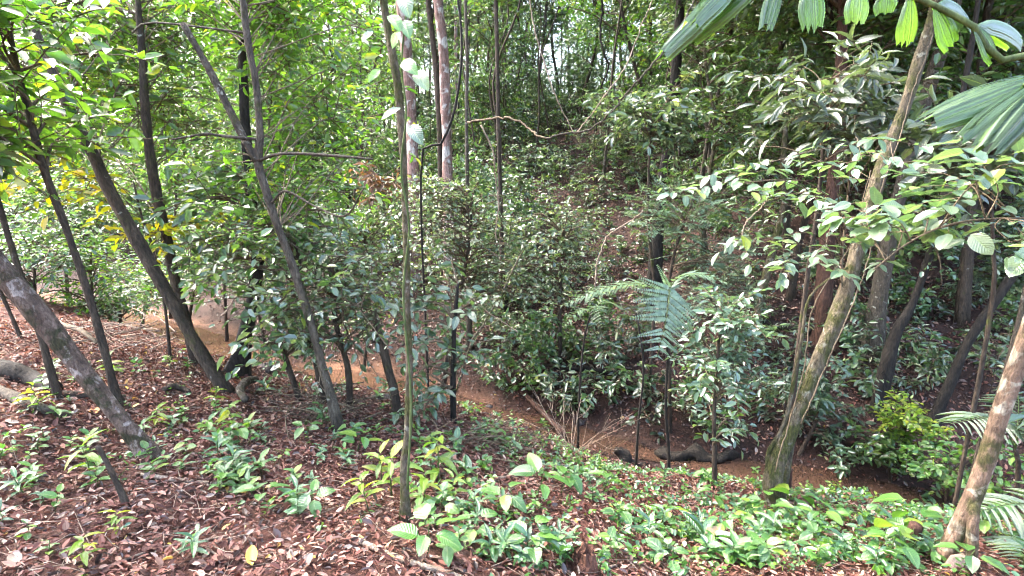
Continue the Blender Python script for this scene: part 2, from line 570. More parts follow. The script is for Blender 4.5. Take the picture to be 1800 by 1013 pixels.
B['stick'] = bark_mat('dead_wood_pale', (.22, .16, .115), (.38, .29, .22), (.45, .4, .34), .3, (.08, .07, .03), .22, 14)
B['twig'] = bark_mat('twig_brown', (.07, .05, .03), (.15, .11, .07), (.2, .19, .14), .3, (.06, .07, .02), .3, 12, .2)
B['gtwig'] = bark_mat('green_stalk', (.05, .075, .02), (.09, .11, .04), (.12, .12, .06), .3, (.06, .09, .02), .4, 12, .1)
B['stone'] = bark_mat('wet_stone', (.05, .04, .035), (.12, .10, .09), (.2, .18, .16), .36, (.04, .035, .02), .35, 14, .7)
B['rot'] = bark_mat('rotten_wood', (.05, .022, .014), (.12, .055, .035), (.2, .11, .075), .32, (.03, .02, .012), .35, 9, .9)

# ------------------------------------------------------------------ ground
def ground_material():
    m, nt, N, L = newmat('forest_soil')
    tc = N.new('ShaderNodeTexCoord')
    at_ = N.new('ShaderNodeAttribute'); at_.attribute_name = 'stream_s'
    n1 = N.new('ShaderNodeTexNoise'); n1.inputs['Scale'].default_value = 3.2; n1.inputs['Detail'].default_value = 9; n1.inputs['Roughness'].default_value = .7
    L.new(tc.outputs['Object'], n1.inputs['Vector'])
    r1 = ramp(N, [(.28, (.04, .016, .011)), (.48, (.085, .034, .023)), (.62, (.13, .056, .038)), (.8, (.20, .10, .072))])
    L.new(n1.outputs['Fac'], r1.inputs[0])
    n2 = N.new('ShaderNodeTexVoronoi'); n2.inputs['Scale'].default_value = 26
    L.new(tc.outputs['Object'], n2.inputs['Vector'])
    mixv = N.new('ShaderNodeMix'); mixv.data_type = 'RGBA'; mixv.blend_type = 'MULTIPLY'; mixv.inputs['Factor'].default_value = .55
    bw = N.new('ShaderNodeRGBToBW'); L.new(n2.outputs['Color'], bw.inputs[0])
    mrv = N.new('ShaderNodeMapRange'); mrv.inputs['To Min'].default_value = .5; mrv.inputs['To Max'].default_value = 1.5
    L.new(bw.outputs[0], mrv.inputs['Value'])
    L.new(r1.outputs[0], mixv.inputs['A']); L.new(mrv.outputs[0], mixv.inputs['B'])
    nf = N.new('ShaderNodeTexNoise'); nf.inputs['Scale'].default_value = 34; nf.inputs['Detail'].default_value = 6; nf.inputs['Roughness'].default_value = .75
    L.new(tc.outputs['Object'], nf.inputs['Vector'])
    mf = N.new('ShaderNodeMapRange'); mf.inputs['From Min'].default_value = .3; mf.inputs['From Max'].default_value = .7; mf.inputs['To Min'].default_value = .4; mf.inputs['To Max'].default_value = 1.5
    L.new(nf.outputs['Fac'], mf.inputs['Value'])
    # sandy stream bed
    n3 = N.new('ShaderNodeTexNoise'); n3.inputs['Scale'].default_value = 2.2; n3.inputs['Detail'].default_value = 8
    L.new(tc.outputs['Object'], n3.inputs['Vector'])
    r3 = ramp(N, [(.3, (.045, .024, .017)), (.5, (.16, .078, .043)), (.72, (.33, .17, .095))])
    L.new(n3.outputs['Fac'], r3.inputs[0])
    ab = N.new('ShaderNodeMath'); ab.operation = 'ABSOLUTE'; L.new(at_.outputs['Fac'], ab.inputs[0])
    ad = N.new('ShaderNodeMath'); ad.operation = 'MULTIPLY_ADD'; ad.inputs[1].default_value = .9
    L.new(n1.outputs['Fac'], ad.inputs[0]); L.new(ab.outputs[0], ad.inputs[2])
    mr = N.new('ShaderNodeMapRange'); mr.inputs['From Min'].default_value = .85; mr.inputs['From Max'].default_value = 1.25
    mr.inputs['To Min'].default_value = 1; mr.inputs['To Max'].default_value = 0
    L.new(ad.outputs[0], mr.inputs['Value'])
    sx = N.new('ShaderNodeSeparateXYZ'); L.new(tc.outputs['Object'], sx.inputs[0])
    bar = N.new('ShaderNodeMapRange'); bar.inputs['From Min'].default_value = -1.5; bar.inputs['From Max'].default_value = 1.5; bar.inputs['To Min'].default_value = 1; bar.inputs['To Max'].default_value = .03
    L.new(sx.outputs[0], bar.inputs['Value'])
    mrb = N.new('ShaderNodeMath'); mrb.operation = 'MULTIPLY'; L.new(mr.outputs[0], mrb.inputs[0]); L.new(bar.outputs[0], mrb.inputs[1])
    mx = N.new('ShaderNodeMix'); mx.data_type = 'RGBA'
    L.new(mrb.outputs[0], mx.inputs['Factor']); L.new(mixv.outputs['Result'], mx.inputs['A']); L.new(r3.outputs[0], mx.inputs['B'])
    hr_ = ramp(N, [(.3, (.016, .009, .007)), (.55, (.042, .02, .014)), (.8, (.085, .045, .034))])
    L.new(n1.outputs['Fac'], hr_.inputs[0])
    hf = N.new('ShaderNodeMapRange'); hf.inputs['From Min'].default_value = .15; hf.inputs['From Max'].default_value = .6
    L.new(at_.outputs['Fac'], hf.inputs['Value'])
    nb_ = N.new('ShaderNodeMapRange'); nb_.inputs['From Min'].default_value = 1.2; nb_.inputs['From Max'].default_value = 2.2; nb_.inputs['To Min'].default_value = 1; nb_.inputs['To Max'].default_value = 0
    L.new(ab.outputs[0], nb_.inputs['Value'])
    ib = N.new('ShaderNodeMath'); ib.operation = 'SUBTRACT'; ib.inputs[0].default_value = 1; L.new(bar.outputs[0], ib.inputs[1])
    pb_ = N.new('ShaderNodeMath'); pb_.operation = 'MULTIPLY'; L.new(nb_.outputs[0], pb_.inputs[0]); L.new(ib.outputs[0], pb_.inputs[1])  # right of the bars, gully shade painted into the darker wet soil colour
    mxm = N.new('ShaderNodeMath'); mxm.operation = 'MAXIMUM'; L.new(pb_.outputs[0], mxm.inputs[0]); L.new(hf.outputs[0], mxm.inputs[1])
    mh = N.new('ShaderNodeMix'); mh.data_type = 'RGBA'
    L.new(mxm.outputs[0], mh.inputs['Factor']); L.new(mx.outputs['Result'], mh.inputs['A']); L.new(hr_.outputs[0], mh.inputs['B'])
    b = N.new('ShaderNodeBsdfPrincipled'); b.inputs['Roughness'].default_value = .85; b.inputs['Specular IOR Level'].default_value = .3
    mfx = N.new('ShaderNodeMix'); mfx.data_type = 'RGBA'; mfx.blend_type = 'MULTIPLY'; mfx.inputs['Factor'].default_value = 1
    L.new(mh.outputs['Result'], mfx.inputs['A']); L.new(mf.outputs[0], mfx.inputs['B'])
    L.new(mfx.outputs['Result'], b.inputs['Base Color'])
    bm = N.new('ShaderNodeBump'); bm.inputs['Strength'].default_value = 1.0; bm.inputs['Distance'].default_value = .06
    hs = N.new('ShaderNodeMath'); hs.operation = 'MULTIPLY_ADD'; hs.inputs[1].default_value = .5
    L.new(nf.outputs['Fac'], hs.inputs[0]); L.new(n1.outputs['Fac'], hs.inputs[2])
    L.new(hs.outputs[0], bm.inputs['Height']); L.new(bm.outputs[0], b.inputs['Normal'])
    o = N.new('ShaderNodeOutputMaterial'); L.new(b.outputs[0], o.inputs[0])
    return m


def warp(n, a, b, c, f):
    t = np.linspace(-1, 1, n)
    w = f * t + (1 - f) * t ** 5
    return np.where(w < 0, c + w * (c - a), c + w * (b - c))


gx = warp(270, -90, 90, -1.0, .11)
gy = warp(240, -25, 150, 5.5, .10)
GX, GY = np.meshgrid(gx, gy, indexing='xy')
GZ = hgt(GX, GY)
mb = MB()
nx, ny = len(gx), len(gy)
ii = (np.arange(ny - 1)[:, None] * nx + np.arange(nx - 1)[None]).ravel()
mb.add(np.stack([GX.ravel(), GY.ravel(), GZ.ravel()], -1), [np.stack([ii, ii + 1, ii + nx + 1, ii + nx], -1)])
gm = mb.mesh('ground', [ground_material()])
att = gm.attributes.new('stream_s', 'FLOAT', 'POINT')
att.data.foreach_set('value', sdist(GX.ravel(), GY.ravel()).astype(np.float32))
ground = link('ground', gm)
ground['kind'] = 'structure'
ground['label'] = 'red brown forest soil of the bank, gully and far slope'

# shallow water lying in the bed
m, nt, N, L = newmat('stream_water')
b = N.new('ShaderNodeBsdfPrincipled'); b.inputs['Base Color'].default_value = (.10, .055, .035, 1)
b.inputs['Roughness'].default_value = .03; b.inputs['Alpha'].default_value = .55; b.inputs['IOR'].default_value = 1.33
nz = N.new('ShaderNodeTexNoise'); nz.inputs['Scale'].default_value = 6; nz.inputs['Detail'].default_value = 4
bm_ = N.new('ShaderNodeBump'); bm_.inputs['Strength'].default_value = .12; bm_.inputs['Distance'].default_value = .02
L.new(nz.outputs['Fac'], bm_.inputs['Height']); L.new(bm_.outputs[0], b.inputs['Normal'])
o_ = N.new('ShaderNodeOutputMaterial'); L.new(b.outputs[0], o_.inputs[0])
water_mat = m
st, _ = smooth_path(np.c_[STREAM, np.zeros(len(STREAM))], np.ones(len(STREAM)), 160)
tt = norm(np.gradient(st[:, :2], axis=0))
nn = np.stack([-tt[:, 1], tt[:, 0]], -1)
wd = .36 + .10 * np.sin(np.arange(160) * .45) + .1 * np.sin(np.arange(160) * 1.1 + 1) + .75 * np.exp(-((st[:, 0] + 3.0) / 1.6) ** 2) + .4 * (st[:, 0] < -6)
mb = MB()
rows = [np.c_[st[:, :2] + nn * (wd * k)[:, None], np.full(160, .125)] for k in (-1, -.4, .4, 1)]
i = np.arange(159)
mb.add(np.concatenate(rows), [np.concatenate([np.stack([c * 160 + i, c * 160 + i + 1, (c + 1) * 160 + i + 1, (c + 1) * 160 + i], -1) for c in range(3)])])
water = link('stream', mb.mesh('stream', [water_mat]))
water['kind'] = 'structure'
water['label'] = 'shallow brown stream over orange sand in the gully'


# ------------------------------------------------------------------ leaf litter
def litter(name, label, x0, x1, y0, y1, n, size, keep, mats, seed):
    r = np.random.default_rng(seed)
    x = r.uniform(x0, x1, n); y = r.uniform(y0, y1, n)
    k = keep(x, y, r)
    x, y = x[k], y[k]
    z = hgt(x, y)
    e = .05
    nx_ = -(hgt(x + e, y) - z) / e; ny_ = -(hgt(x, y + e) - z) / e
    nr = norm(np.stack([nx_, ny_, np.ones(len(x))], -1) + r.normal(0, .34, (len(x), 3)))
    a = r.uniform(0, 6.28, len(x))
    d = np.stack([np.cos(a), np.sin(a), r.normal(0, .2, len(x))], -1)
    d = norm(d - nr * np.sum(d * nr, -1, keepdims=True))
    P = np.stack([x, y, z + r.uniform(.004, .035, len(x))], -1)
    sz = size * r.uniform(.45, 1.3, len(x))
    mb = MB()
    tm = [low_leaf(.45, .35, -.12), low_leaf(.36, .6, .2), low_leaf(.55, .2, -.22), low_leaf(.25, .6, -.15)]
    g = r.integers(0, 4, len(x))
    sl_ = r.choice(len(mats), len(x), p=[w for _, w in mats])
    for q in range(4):
        for s_ in range(len(mats)):
            w = (g == q) & (sl_ == s_)
            if w.any():
                scatter_leaf(mb, tm[q], P[w], d[w], nr[w], sz[w], s_)
    o = link(name, mb.mesh(name, [m_ for m_, _ in mats], smooth=False))
    o['kind'] = 'stuff'; o['label'] = label; o['category'] = 'leaf litter'
    return o


M['lit1'] = leaf_mat('litter_red_brown', [(0, (.045, .017, .012)), (.35, (.115, .044, .031)), (.7, (.20, .086, .062)), (.93, (.30, .165, .125)), (1, (.46, .34, .27))], .1, .68, .22, tint=(1, .7, .5), under=.05)
M['lit2'] = leaf_mat('litter_tan', [(0, (.13, .07, .05)), (.5, (.25, .15, .11)), (.9, (.40, .28, .22)), (1, (.5, .33, .06))], .1, .68, .22, tint=(1, .8, .5), under=.05)
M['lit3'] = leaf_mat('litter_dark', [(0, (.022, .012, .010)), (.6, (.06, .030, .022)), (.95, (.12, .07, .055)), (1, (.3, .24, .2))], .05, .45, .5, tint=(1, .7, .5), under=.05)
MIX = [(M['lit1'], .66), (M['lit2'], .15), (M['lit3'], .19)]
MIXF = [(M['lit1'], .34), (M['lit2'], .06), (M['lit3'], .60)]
litter('leaf_litter', 'brown and tan fallen leaves covering the near bank', -7, 6, .9, 8.6, 150000, .047,
       lambda x, y, r: (sdist(x, y) < -.6) & (np.abs(x) < y * 1.15 + .8) & (r.uniform(0, 1, len(x)) < 1.35 - y * .085), MIX, 1)
litter('leaf_litter', 'crumbled leaf fragments matted over the near bank', -6, 5.5, .9, 7.5, 62000, .026,
       lambda x, y, r: (sdist(x, y) < -.6) & (np.abs(x) < y * 1.12 + .6), MIX, 9)
litter('leaf_litter', 'pale sunlit fallen leaves along the trail at left', -22, -3, 6, 18, 16000, .085,
       lambda x, y, r: (sdist(x, y) < -1.0), MIX, 2)
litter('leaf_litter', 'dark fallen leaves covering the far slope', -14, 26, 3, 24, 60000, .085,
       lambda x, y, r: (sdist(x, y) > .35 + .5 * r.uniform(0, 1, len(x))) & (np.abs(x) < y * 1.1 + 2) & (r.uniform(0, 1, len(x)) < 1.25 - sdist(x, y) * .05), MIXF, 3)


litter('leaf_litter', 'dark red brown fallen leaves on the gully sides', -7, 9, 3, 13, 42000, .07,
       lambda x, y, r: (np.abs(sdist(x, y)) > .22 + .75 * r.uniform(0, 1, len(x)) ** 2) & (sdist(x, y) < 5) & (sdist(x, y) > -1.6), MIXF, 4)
litter('leaf_litter', 'scattered fallen leaves stranded on the stream sand', -7, 9, 3, 13, 26000, .06,
       lambda x, y, r: (np.abs(sdist(x, y)) < .7) & (r.uniform(0, 1, len(x)) < .5), MIXF, 5)
# fine dead twigs strewn through the litter
r = np.random.default_rng(6)
n = 5200
x = r.uniform(-7, 6, n); y = r.uniform(1.2, 9, n)
k = (sdist(x, y) < -.5) & (np.abs(x) < y * 1.15 + .8)
x, y = x[k], y[k]; n = len(x)
a = r.uniform(0, 6.28, n); ln = r.uniform(.06, .38, n) ** 1.2
dx, dy = np.cos(a), np.sin(a)
z0 = hgt(x, y) + r.uniform(.01, .04, n); z1 = hgt(x + dx * ln, y + dy * ln) + r.uniform(.01, .06, n)
mb = MB()
dv = np.stack([dx * ln, dy * ln, z1 - z0], -1)
LL = np.linalg.norm(dv, axis=1)
twig_tubes(mb, np.stack([x, y, z0], -1), dv / LL[:, None], LL, r.uniform(.0015, .004, n), 0, r.normal(0, .08, (n, 3)))
g_ = link('twig_litter', mb.mesh('twig_litter', [B['stick']]))
g_['kind'] = 'stuff'; g_['label'] = 'fine dead twigs strewn through the litter'; g_['category'] = 'twigs'


# ------------------------------------------------------------------ plants
LOW = {'ell': low_leaf(.46, .2, .18), 'nar': low_leaf(.3, .25, .25), 'ova': low_leaf(.58, .16, .14), 'pin': low_leaf(.34, .1, .06)}
HI = {'ell': hi_leaf(.44, .16, .2, .85, .85, seed=1), 'nar': hi_leaf(.26, .3, .32, .8, .8, seed=2), 'ova': hi_leaf(.56, .12, .16, .8, .75, seed=3),
      'heart': hi_leaf(.74, .12, .28, .62, .7, seed=4, heart=.24), 'pad': hi_leaf(.40, .35, .30, .9, .6, rows=10, seed=5), 'rnd': hi_leaf(.66, .1, .14, .85, .62, seed=6)}
_him = {}


def leaf_mesh(kind, mat):
    k = (kind, mat)
    if k not in _him:
        mb = MB(); V, F, UV = HI[kind]
        mb.add(V, F, 0, UV)
        _him[k] = mb.mesh('leaf_' + kind, [M[mat]])
    return _him[k]


from mathutils import Matrix


def place_leaf(parent, kind, mat, pos, d, nr, size, name='leaf', w=1.0):
    o = link(name, leaf_mesh(kind, mat), parent)
    Fm = frames(np.asarray(d, float)[None], np.asarray(nr, float)[None])[0]
    mt = Matrix.Identity(4)
    for i in range(3):
        for j in range(3):
            mt[i][j] = float(Fm[i, j] * size * (w if j == 1 else 1))
        mt[i][3] = float(pos[i])
    o.matrix_local = mt
    return o


def trunk_path(pts, lean=0.0, y=None):
    """photo polyline (x, y, width) -> world path and radii; the foot stands on the ground"""
    g = hit(pts[0][0], pts[0][1])
    y0 = g[1] if y is None else y
    P, Rr = [], []
    y00, y01 = pts[0][1], pts[-1][1]
    for (px, py, w) in pts:
        f = (y00 - py) / max(1e-6, (y00 - y01))
        yy = y0 + lean * f
        P.append(at(px, py, yy)); Rr.append(w * .33 * scale_at(px, py, yy))
    P = np.array(P); Rr = np.array(Rr)
    if y is not None:              # foot hidden behind something: carry it straight down to the soil
        z = gz(P[0, 0], P[0, 1])
        if P[0, 2] > z:
            P = np.vstack([[P[0, 0], P[0, 1], z - .08], P]); Rr = np.r_[Rr[0] * 1.15, Rr]
        else:
            P[0, 2] = z - .08
    else:
        P = np.vstack([P[0] + (P[0] - P[1]) / np.linalg.norm(P[0] - P[1]) * .12 - np.array([0, 0, .03]), P])
        Rr = np.r_[Rr[0] * 1.1, Rr]
    return P, Rr


def local(P, o):
    return np.asarray(P) - o


def tree(name, label, cat, pts, bark, lean=0.0, y=None, blobs=(), nb=0, nt=6, ml=7, tl=.55, leaf=('ell', 'green', .14), mode='alt', depth_r=.7,
         group=None, parts=False, sides=10, flare=.9, lump=.12, extra=(), seed=0, bfrom=.35, br=None, drop=0.0, twig='twig', tw=None, hmode=None, flat=.58, layer=.6, ws=1.0):
    r = np.random.default_rng(seed + 100)
    P, Rr = trunk_path([(a, b_, w * ws) for a, b_, w in pts], lean, y)
    base = P[0].copy()
    t = thing(name, label, cat, base, group)
    n = max(8, int(len(P) * 5))
    C, Rc = smooth_path(local(P, base), Rr, n)
    mb = MB()
    V, F = tube(C, Rc, sides, lump, flare, r)
    mb.add(V, F)
    link('trunk', mb.mesh('trunk', [B[bark]]), t)
    for e in extra:                # traced limbs: (pts, lean)
        pe = e[0]
        yb = base[1] + (lean * .5 if len(e) < 2 else e[1])
        Q = np.array([at(a, b_, yb + (e[2] if len(e) > 2 else 0) * i / max(1, len(pe) - 1)) for i, (a, b_, w) in enumerate(pe)])
        q = np.array([w * .36 * scale_at(a, b_, yb) for (a, b_, w) in pe])
        # start inside the trunk
        k = np.argmin(np.linalg.norm(C + base - Q[0], axis=1))
        if np.linalg.norm(C[k] + base - Q[0]) < .6:
            Q[0] = C[k] + base
        Cc, qc = smooth_path(local(Q, base), q, max(8, len(Q) * 4))
        mb = MB(); V, F = tube(Cc, qc, 7, lump, 0, r); mb.add(V, F)
        link('branch', mb.mesh('branch', [B[bark]]), t)
    if blobs:
        W = np.array([(b_[2] * b_[3]) ** .7 for b_ in blobs], float)
        W = W / W.sum()
        low = 0
        for k in range(nb):
            bl = blobs[r.choice(len(blobs), p=W)]
            cx, cy_, rx, ry = bl[:4]
            yb = bl[4] if len(bl) > 4 else base[1] + lean * .6
            a = r.uniform(0, 6.28); rad = r.uniform(.15, 1) ** .5
            c = at(cx + rx * rad * math.cos(a), cy_ + ry * rad * math.sin(a), yb)
            c[1] += r.uniform(-1, 1) * depth_r
            c = local(c, base)
            # where the branch leaves the trunk: below the goal
            cand = np.where(np.linspace(0, 1, len(C)) > bfrom)[0]
            dd = np.linalg.norm(C[cand] - c, axis=1) + 1.2 * np.maximum(0, C[cand][:, 2] - c[2] + .15)
            i0 = cand[np.argmin(dd + r.uniform(0, .25, len(cand)))]
            s0 = C[i0]
            ln = np.linalg.norm(c - s0)
            midp = s0 * .5 + c * .5 + np.array([0, 0, .12 * ln]) + r.normal(0, .05 * ln + .01, 3)
            r0 = min(Rc[i0] * .6, .008 + .011 * ln) if br is None else br
            Q, q = smooth_path(np.array([s0, midp, c]), np.array([r0, r0 * .7, r0 * .35]), 9)
            mb = MB(); V, F = tube(Q, q, 5, .06, 0, r); mb.add(V, F)
            # twigs along the outer part
            ft = r.uniform(.22, 1.0, nt); ft[-1] = 1
            idx = ft * 8
            i1 = np.clip(idx.astype(int), 0, 7); u = (idx - i1)[:, None]
            tb = Q[i1] * (1 - u) + Q[i1 + 1] * u
            bd = norm(c - s0)
            td = norm(bd * .55 + r.normal(0, .55, (nt, 3)) + np.array([0, -.12, .12]))
            td[:, 2] = td[:, 2] * layer - drop
            td = norm(td)
            tlen = tl * r.uniform(.6, 1.25, nt)
            bend = np.tile([0, 0, -.16], (nt, 1)) + r.normal(0, .08, (nt, 3))
            twig_tubes(mb, tb, td, tlen, np.full(nt, tw or .004 + .003 * tl), 0, bend)
            bo = link('branch', mb.mesh('branch', [B[twig]]), t)
            pp, dl, nr, sz = leaves_on_twigs(tb, td, tlen, bend, ml, leaf[2], mode, r, flat=flat)
            if parts:
                for a_, b2, c2, s2 in zip(pp, dl, nr, sz):
                    place_leaf(bo, leaf[0], leaf[1], a_, b2, c2, s2)
            else:
                mb = MB(); scatter_leaf(mb, LOW[leaf[0]] if hmode is None else HI[leaf[0]], pp, dl, nr, sz)
                fo = link('foliage', mb.mesh('foliage', [M[leaf[1]]]), bo)
                fo['kind'] = 'stuff'
    return t


# --- the traced trunks of the left bank
tree('leaning_tree', 'thick pale mottled trunk leaning left over the leaf litter', 'tree',
     [(272, 808, 40), (225, 752, 40), (150, 660, 44), (90, 580, 50), (30, 510, 58), (-40, 425, 62), (-130, 300, 60), (-230, 120, 50)], 'pale',
     blobs=[(-150, 120, 140, 120)], nb=10, nt=7, tl=.6, leaf=('ell', 'lime', .15), bfrom=.7, sides=14, seed=1)
tree('slender_tree', 'slender dark trunk rising just behind the thick leaning trunk', 'tree',
     [(207, 712, 20), (190, 640, 18), (168, 560, 18), (140, 470, 18), (108, 380, 18), (75, 290, 18), (48, 190, 17), (25, 100, 16), (0, -20, 14)], 'dark',
     blobs=[(40, 60, 100, 80), (20, 180, 70, 60)], nb=16, nt=7, ml=8, leaf=('ell', 'lime', .125), bfrom=.5, seed=2)
tree('slender_tree', 'thin dark stem left of the thick leaning trunk', 'tree',
     [(104, 702, 19), (86, 640, 17), (68, 580, 15), (45, 510, 15), (22, 440, 14), (0, 365, 13), (-30, 260, 12)], 'dark',
     blobs=[(-60, 220, 80, 60)], nb=6, leaf=('ell', 'green', .14), bfrom=.7, seed=3)
tree('slender_tree', 'very thin stem at the left edge above the bright herbs', 'tree',
     [(38, 598, 10), (22, 560, 9), (4, 520, 9), (-25, 460, 8)], 'dark', seed=4)
tree('leaning_tree', 'dark mossy trunk leaning left with white lichen, foot on the trail', 'tree',
     [(402, 695, 28), (365, 640, 28), (330, 580, 30), (290, 510, 31), (240, 420, 32), (195, 340, 32), (168, 280, 30), (130, 210, 26), (90, 120, 22), (40, 0, 18)], 'dark',
     blobs=[(120, 90, 170, 110, 6.4), (60, 230, 120, 80, 7.0), (250, 60, 150, 70, 7.4), (210, 220, 100, 60, 7.6)], nb=52, nt=11, ml=8, tl=.6, leaf=('ell', 'lime', .10), bfrom=.45, sides=12, seed=5, depth_r=1.2, br=.007)
tree('leaning_tree', 'dark trunk standing behind the lichen spotted leaning one', 'tree',
     [(348, 642, 22), (325, 560, 25), (303, 470, 25), (282, 370, 26), (266, 290, 26), (256, 200, 22), (250, 100, 18), (240, -30, 14)], 'dark',
     blobs=[(310, 110, 140, 100, 8.6), (360, 240, 100, 70, 8.8), (200, 60, 120, 60, 8.4), (150, 300, 100, 50, 8.6)], nb=52, nt=11, ml=8, tl=.6, leaf=('ell', 'green', .105), bfrom=.4, seed=6, depth_r=1.2, br=.007)
tree('forked_tree', 'grey forked tree with one broken limb at left of centre', 'tree',
     [(598, 765, 23), (585, 710, 23), (568, 650, 22), (548, 575, 21), (517, 475, 21), (487, 395, 21), (463, 320, 21), (453, 285, 21), (457, 235, 20), (450, 150, 18), (437, 80, 17), (424, -20, 16)], 'grey',
     extra=[([(454, 288, 22), (432, 250, 18), (402, 190, 18), (366, 120, 17), (322, 42, 17)], 0),
            ([(456, 280, 9), (490, 271, 8), (560, 272, 7), (655, 280, 5)], 0, -.3),
            ([(483, 360, 6), (502, 336, 5), (552, 362, 5), (606, 380, 4), (640, 330, 3)], 0, -.5),
            ([(425, 243, 8), (395, 240, 7), (360, 236, 6), (300, 246, 4)], 0, -.3),
            ([(330, 58, 6), (270, 40, 5), (232, 58, 4)], 0, .2), ([(340, 75, 5), (400, 55, 4), (440, 62, 3)], 0, .2)],
     blobs=[(310, 30, 110, 50, 6.6), (440, 40, 120, 60, 6.8), (560, 100, 120, 90, 6.8), (600, 210, 80, 50, 6.6), (390, 150, 60, 70, 6.8), (520, 330, 70, 30, 6.4)], nb=58, nt=11, ml=9, tl=.5, leaf=('ell', 'lime', .095), bfrom=.5, seed=7, depth_r=.9, br=.005)
tree('thin_tree', 'dark stem pressed close to the forked tree foot', 'tree',
     [(574, 712, 20), (562, 660, 20), (550, 610, 19), (543, 560, 17), (530, 500, 14), (520, 430, 12)], 'dark',
     blobs=[(520, 470, 90, 50), (480, 420, 60, 40)], nb=24, nt=6, ml=7, tl=.55, leaf=('ova', 'green', .08), bfrom=.5, seed=8)
tree('thin_tree', 'thin curved stem between the forked tree and the broken stub', 'tree',
     [(614, 722, 17), (614, 670, 16), (606, 625, 15), (594, 585, 14), (585, 530, 12), (580, 470, 11)], 'dark',
     blobs=[(600, 530, 90, 50), (640, 470, 60, 50)], nb=32, nt=6, ml=7, tl=.55, leaf=('ell', 'grey', .08), bfrom=.45, seed=9)
tree('broken_stem', 'snapped two tone stem with pointed top beside the slim central tree', 'dead tree',
     [(702, 738, 26), (694, 695, 24), (682, 645, 22), (668, 595, 19), (660, 545, 6)], 'dark', lump=.16, seed=10)
tree('thin_tree', 'short thin stem with twiggy foot left of the forked tree', 'tree',
     [(527, 705, 17), (512, 660, 15), (498, 615, 12), (488, 575, 9), (480, 540, 7)], 'dark',
     blobs=[(490, 560, 45, 40), (530, 590, 40, 30), (470, 600, 25, 25)], nb=12, nt=5, ml=6, tl=.3, leaf=('ova', 'cool', .10), bfrom=.5, seed=11)
tree('slim_tree', 'slim mossy tree standing alone in the centre foreground', 'tree',
     [(712, 915, 30), (712, 870, 26), (711, 820, 23), (718, 745, 20), (719, 640, 19), (715, 520, 19), (714, 430, 18), (711, 330, 18), (707, 240, 20), (700, 160, 21), (686, 75, 22), (670, -20, 22)], 'mossy', sides=12, flare=.25, seed=12)
tree('buttressed_tree', 'dark broad footed tree at the stream edge left of centre', 'tree',
     [(415, 658, 58), (424, 620, 44), (434, 575, 36), (446, 520, 32), (452, 450, 28), (440, 330, 26), (430, 200, 24), (425, 60, 20)], 'black', flare=.5,
     blobs=[(400, 420, 70, 50), (520, 380, 70, 40), (390, 330, 60, 40)], nb=20, nt=6, ml=7, leaf=('ell', 'cool', .13), bfrom=.4, seed=13)
# --- middle distance
tree('tall_tree', 'tall pinkish barked tree left of the black hanging vine', 'tree',
     [(792, 470, 28), (788, 380, 28), (786, 290, 27), (784, 200, 27), (780, 100, 26), (770, 0, 26), (760, -120, 30), (750, -260, 26)], 'pink', y=13.0, seed=14, sides=12,
     blobs=[(800, -260, 420, 130)], nb=34, nt=10, ml=9, tl=1.1, leaf=('ell', 'green', .2), bfrom=.7, depth_r=3.5)
tree('tall_tree', 'pinkish trunk partly hidden behind the slim central tree', 'tree',
     [(730, 440, 32), (726, 300, 32), (722, 190, 31), (715, 100, 30), (706, 0, 29), (695, -120, 27), (685, -240, 22)], 'pink', y=14.0, seed=15, sides=12,
     blobs=[(690, -180, 240, 110)], nb=12, nt=9, ml=9, tl=1.0, leaf=('ell', 'green', .2), bfrom=.7, depth_r=2.0)
tree('tall_tree', 'dark slim trunk hugging the tall pinkish tree', 'tree',
     [(776, 400, 16), (774, 260, 16), (768, 140, 16), (757, 40, 16), (745, -80, 14)], 'dark', y=13.4, seed=16)
tree('hanging_vine', 'black woody vine curving down beside the tall pinkish tree', 'vine',
     [(740, 300, 6), (772, 258, 7), (796, 205, 7), (809, 130, 7), (811, 60, 7), (803, -20, 7)], 'black', y=8.5, flare=0, seed=17, sides=6)
tree('thin_tree', 'thin grey trunk just right of the black hanging vine', 'tree',
     [(822, 420, 11), (821, 300, 10), (820, 200, 9), (821, 100, 9), (817, -20, 9)], 'grey', y=10.5, seed=18)
tree('thin_tree', 'thin straight dark trunk right of the pinkish trees', 'tree',
     [(882, 430, 13), (879, 330, 12), (876, 220, 11), (874, 100, 11), (871, -20, 11)], 'dark', y=11.5, seed=19,
     blobs=[(880, -40, 120, 60)], nb=8, leaf=('ell', 'green', .15), bfrom=.7)
tree('tall_tree', 'dark upright trunk with brown foot in the upper right middle', 'tree',
     [(1154, 430, 30), (1158, 380, 28), (1166, 310, 29), (1178, 240, 29), (1186, 150, 26), (1193, 60, 25), (1197, -40, 24), (1205, -200, 22)], 'black', y=11.0, seed=20,
     blobs=[(1200, -260, 460, 150)], nb=44, nt=10, ml=9, tl=1.1, leaf=('ell', 'green', .2), bfrom=.6, depth_r=3.5)
tree('mossy_tree', 'thin yellow mossy trunk bending upright with dark broken top', 'tree',
     [(1328, 580, 20), (1338, 525, 20), (1354, 455, 20), (1368, 405, 20), (1379, 355, 18), (1376, 300, 15), (1380, 230, 14), (1386, 160, 14), (1391, 88, 13)], 'mossy', seed=21,
     blobs=[(1400, 130, 70, 50), (1330, 190, 60, 40)], nb=10, nt=6, ml=8, tl=.4, leaf=('nar', 'green', .14), bfrom=.75)
